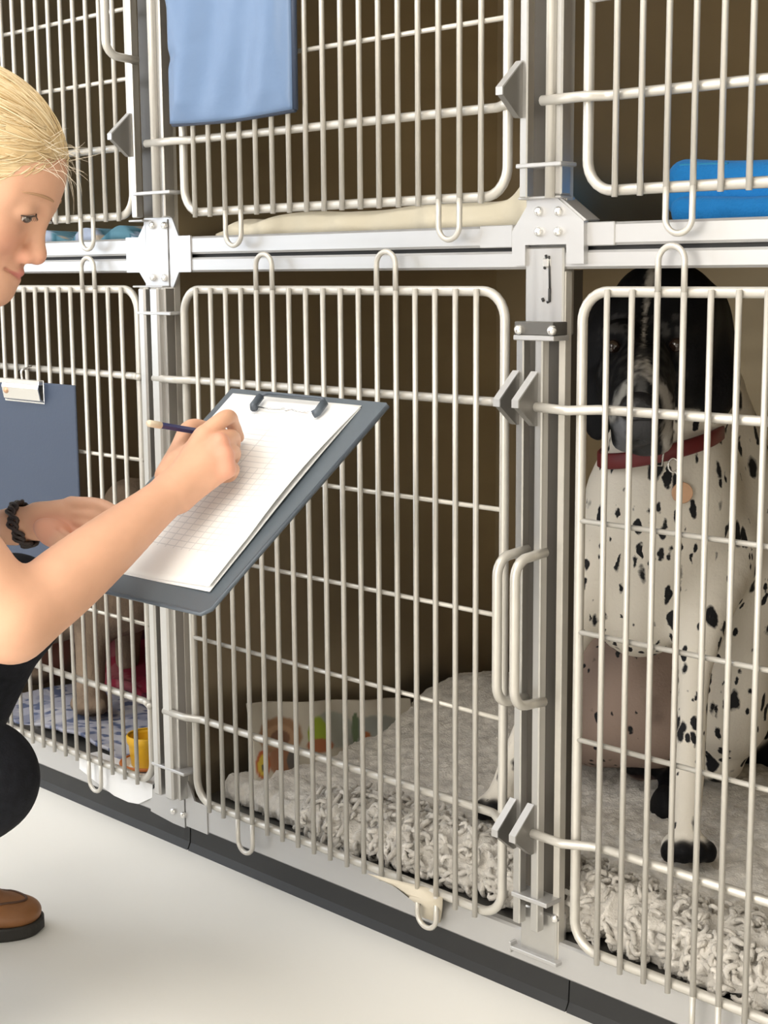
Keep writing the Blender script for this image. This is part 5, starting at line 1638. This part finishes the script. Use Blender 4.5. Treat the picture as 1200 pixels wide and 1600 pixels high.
for k in range(40):
    # flyaway wisps at the front of the crown
    z_ = rngh.uniform(-0.045, 0.05); y_ = rngh.uniform(0.060, 0.100)
    b0 = on_shell(np.array((0.085, y_ - 0.046, z_)), 0.99)
    dx, dy = rngh.uniform(0.010, 0.034), rngh.uniform(-0.016, 0.026)
    cv = rngh.uniform(-0.022, 0.004)
    pts = [b0 + np.array((dx * t, dy * t + cv * t * t, 0.008 * math.sin(4 * t + k) * t)) for t in np.linspace(0, 1, 7)]
    add_strand(pts, 0.00022, np.array((0.80, 0.72, 0.58)), 0.3)
for k in range(70):
    # soft curved baby hairs over the temple
    z_ = rngh.choice((-1, 1)) * rngh.uniform(0.050, 0.066); x_ = rngh.uniform(0.020, 0.062); y_ = rngh.uniform(0.030, 0.062)
    d0 = np.array((x_, y_ - 0.030, z_)); 
    pts = []
    for t in np.linspace(0, 1, 8):
        d = d0 + np.array((-0.055 * t, 0.010 * math.sin(t * 3) - 0.006 * t, 0))
        pts.append(on_shell(d, 0.955 + 0.05 * t))
    add_strand(pts, 0.0007, shade() * 1.05, 0.4)
n0 = len(hv)
sh = np_noise((hv - HO) @ HR.T * np.array((0.25, 1.4, 1.4)), 120, 4, 3)
hcol = np.array((0.46, 0.29, 0.12)) * (1 - sh[:, None]) + np.array((0.80, 0.64, 0.39)) * sh[:, None]
hV = np.concatenate([hv, np.array([tuple(v) for v in SV])]); hQ = hq.tolist() + [tuple(i + n0 for i in f) for f in SF]
hC = np.concatenate([hcol, np.array(SC_)]); hC = np.concatenate([hC, np.ones((len(hC), 1))], 1)
me = bpy.data.meshes.new('hair'); me.from_pydata((hV - worg).tolist(), [], hQ)
me.polygons.foreach_set('use_smooth', [True] * len(hQ)); me.materials.append(M['hair'])
ca = me.color_attributes.new('Col', 'FLOAT_COLOR', 'POINT'); ca.data.foreach_set('color', hC.astype(np.float32).ravel())
link(bpy.data.objects.new('hair', me), woman)

# --- clothes
Tr = Body()
Tr.cap(HIPR, HIPL, 0.115, 0.115, 0.06); Tr.cap(HIPC, HIPC * 0.75 + CH * 0.25, 0.138, 0.130, 0.05)
Tr.chain([(HIPR, 0.098), (KNR, 0.059)], 0.04); Tr.chain([(HIPL, 0.098), (KNL, 0.066)], 0.04)
Tr.ell(KNR + np.array((0.004, 0.006, 0.0)), (0.060, 0.059, 0.058), None, 0.03)
Tr.chain([(KNR, 0.056), (KNR * 0.65 + ANR * 0.35 + np.array((0, 0, -0.015)), 0.064), (ANR, 0.046)], 0.03)
Tr.chain([(KNL, 0.062), (KNL * 0.65 + ANL * 0.35 + np.array((-0.012, -0.01, 0)), 0.066), (ANL + np.array((0, 0, 0.02)), 0.050)], 0.03)
v_, q_ = Tr.mesh(0.005)
wr = np_noise(v_, 16, 3, 2); 
mesh_obj('trousers', v_, q_, M['trouser'], woman, None, worg)
Sh = Body()
Sh.cap(SHR, SHL, 0.066, 0.066, 0.05); Sh.cap(NK - np.array((0, 0, 0.035)), CH, 0.064, 0.125, 0.06)
Sh.cap((SHR * 0.72 + CH * 0.28), CH, 0.090, 0.108, 0.06); Sh.cap((SHL * 0.72 + CH * 0.28), CH, 0.090, 0.108, 0.06)
Sh.cap(CH, HIPC * 0.8 + CH * 0.2, 0.130, 0.142, 0.08)
Sh.cap(SHR, SHR * 0.52 + EL * 0.48, 0.066, 0.058, 0.04); Sh.cap(SHL, SHL * 0.45 + LE * 0.55, 0.064, 0.058, 0.04)
v_, q_ = Sh.mesh(0.005)
mesh_obj('tunic', v_, q_, M['shirt'], woman, None, worg)

# --- shoes
def shoe(toe, fdir, pitch, name_label):
    f = np.array(fdir); f = f / np.linalg.norm(f); s_ = np.array((f[1], -f[0], 0.0)); z = np.array((0, 0, 1.0))
    c_, s2 = math.cos(pitch), math.sin(pitch)
    fq, zq = f * c_ - z * s2, z * c_ + f * s2           # heel raised about the toe
    def P(x, y, h):
        return np.array(toe) - fq * x + s_ * y + zq * h
    # sole: outline swept up
    out = []
    prof = [(0.000, 0.000), (0.004, 0.020), (0.016, 0.034), (0.040, 0.044), (0.075, 0.047), (0.120, 0.040), (0.165, 0.033), (0.210, 0.034), (0.240, 0.028), (0.252, 0.012), (0.254, 0.0)]
    px_ = np.array([p[0] for p in prof]); py_ = np.array([p[1] for p in prof])
    tt = np.r_[0, np.cumsum(np.hypot(np.diff(px_), np.diff(py_)))]; ts = np.linspace(0, tt[-1], 48)
    prof = list(zip(np.interp(ts, tt, px_), np.interp(ts, tt, py_)))
    for _ in range(2):
        prof = [prof[0]] + [((prof[i - 1][0] + prof[i][0] * 2 + prof[i + 1][0]) / 4, (prof[i - 1][1] + prof[i][1] * 2 + prof[i + 1][1]) / 4) for i in range(1, len(prof) - 1)] + [prof[-1]]
    ol = [(x, y) for x, y in prof] + [(x, -y) for x, y in prof[-2:0:-1]]
    n = len(ol); vs = []; fs = []
    for lv, (h, sc) in enumerate(((0.0, 0.965), (0.004, 1.0), (0.017, 1.0), (0.0195, 0.975))):
        for x, y in ol:
            xs = 0.127 + (x - 0.127) * sc
            vs.append(P(xs, y * sc, h))
    for lv in range(3):
        for i in range(n):
            j = (i + 1) % n
            fs.append((lv * n + i, lv * n + j, (lv + 1) * n + j, (lv + 1) * n + i))
    fs.append(tuple(range(n))[::-1]); fs.append(tuple(3 * n + i for i in range(n)))
    me_ = MB().add(vs, fs, False)
    up_ = Body()
    up_.ell(P(0.040, 0, 0.027), (0.036, 0.039, 0.021), np.stack([fq, s_, zq]), 0.02)
    up_.cap(P(0.062, 0.012, 0.026), P(0.110, 0.008, 0.036), 0.022, 0.028, 0.02)
    up_.cap(P(0.062, -0.012, 0.026), P(0.110, -0.008, 0.036), 0.022, 0.028, 0.02)
    up_.cap(P(0.090, 0, 0.032), P(0.125, 0, 0.058), 0.024, 0.034, 0.02)
    up_.cap(P(0.120, 0, 0.055), P(0.215, 0, 0.052), 0.035, 0.034, 0.03)
    up_.cap(P(0.215, 0, 0.03), P(0.218, 0, 0.075), 0.033, 0.030, 0.02)
    cut = P(0.11, 0, -0.032)
    up_.ell(P(0.127, 0, -0.062), (0.28, 0.28, 0.078), np.stack([fq, s_, zq]), 0.004, 0, 'sub')
    v1, q1 = up_.mesh(0.003)
    o = mesh_obj('shoe', v1, q1, M['shoe'], woman, None, worg)
    o['label'] = name_label
    wsub(me_, 'sole', M['sole'], o)
    return o, P, up_
sh_l, SP, sh_body = shoe(TOEL, fd, 0.0, 'tan leather shoe on the left foot')
# raised moccasin seam round the vamp
def surf(body, p, up=np.array((0, 0, 1.0))):
    p = np.array(p, float)
    for _ in range(30):
        d = np.array([1.0])
        for q in body.p:
            if q[7] == 'add': d = _smin(d, body.dist(q, p[None]), q[5])
        p = p - up * float(d[0]) * 0.7
    return p
ring = []
for t in np.linspace(-1, 1, 31):
    a = t * PI * 0.5
    x = 0.024 + 0.085 * (1 - math.cos(a)) if abs(t) < 1 else 0.11
    y = 0.031 * math.sin(a) * (0.95 + 0.1 * abs(t))
    ring.append(surf(sh_body, SP(x, y, 0.10)) + np.array((0, 0, 0.0004)))
wsub(MB().tube(ring, 0.0019, 7), 'seam', M['seam'], sh_l)
shoe(TOER, fr_, 0.7, 'tan leather shoe on the raised right foot')

# --- braided bracelet on the left wrist
ax_ = (pw(66, 812, 1.865) - WL); ax_ /= np.linalg.norm(ax_)
bc = WL * 0.70 + pw(66, 812, 1.865) * 0.30
n1 = np.cross(ax_, np.array((0, 0, 1.0))); n1 /= np.linalg.norm(n1); n2_ = np.cross(ax_, n1)
tilt = 0.08
brm = MB()
for o_, ph in ((-0.0045, 0.0), (0.0, 2.1), (0.0045, 4.2)):
    pts = []
    for i in range(72):
        a = 2 * PI * i / 72
        r = 0.0245 + 0.0010 * math.cos(9 * a + ph)
        pts.append(bc + n1 * (r * math.cos(a)) + n2_ * (r * 1.12 * math.sin(a)) + ax_ * (o_ * 0.6 + 0.0045 * math.sin(9 * a + ph) + tilt * 0.0245 * math.sin(a)))
    brm.tube(pts, 0.0026, 8, closed=True)
wsub(brm, 'bracelet', M['bracelet'])
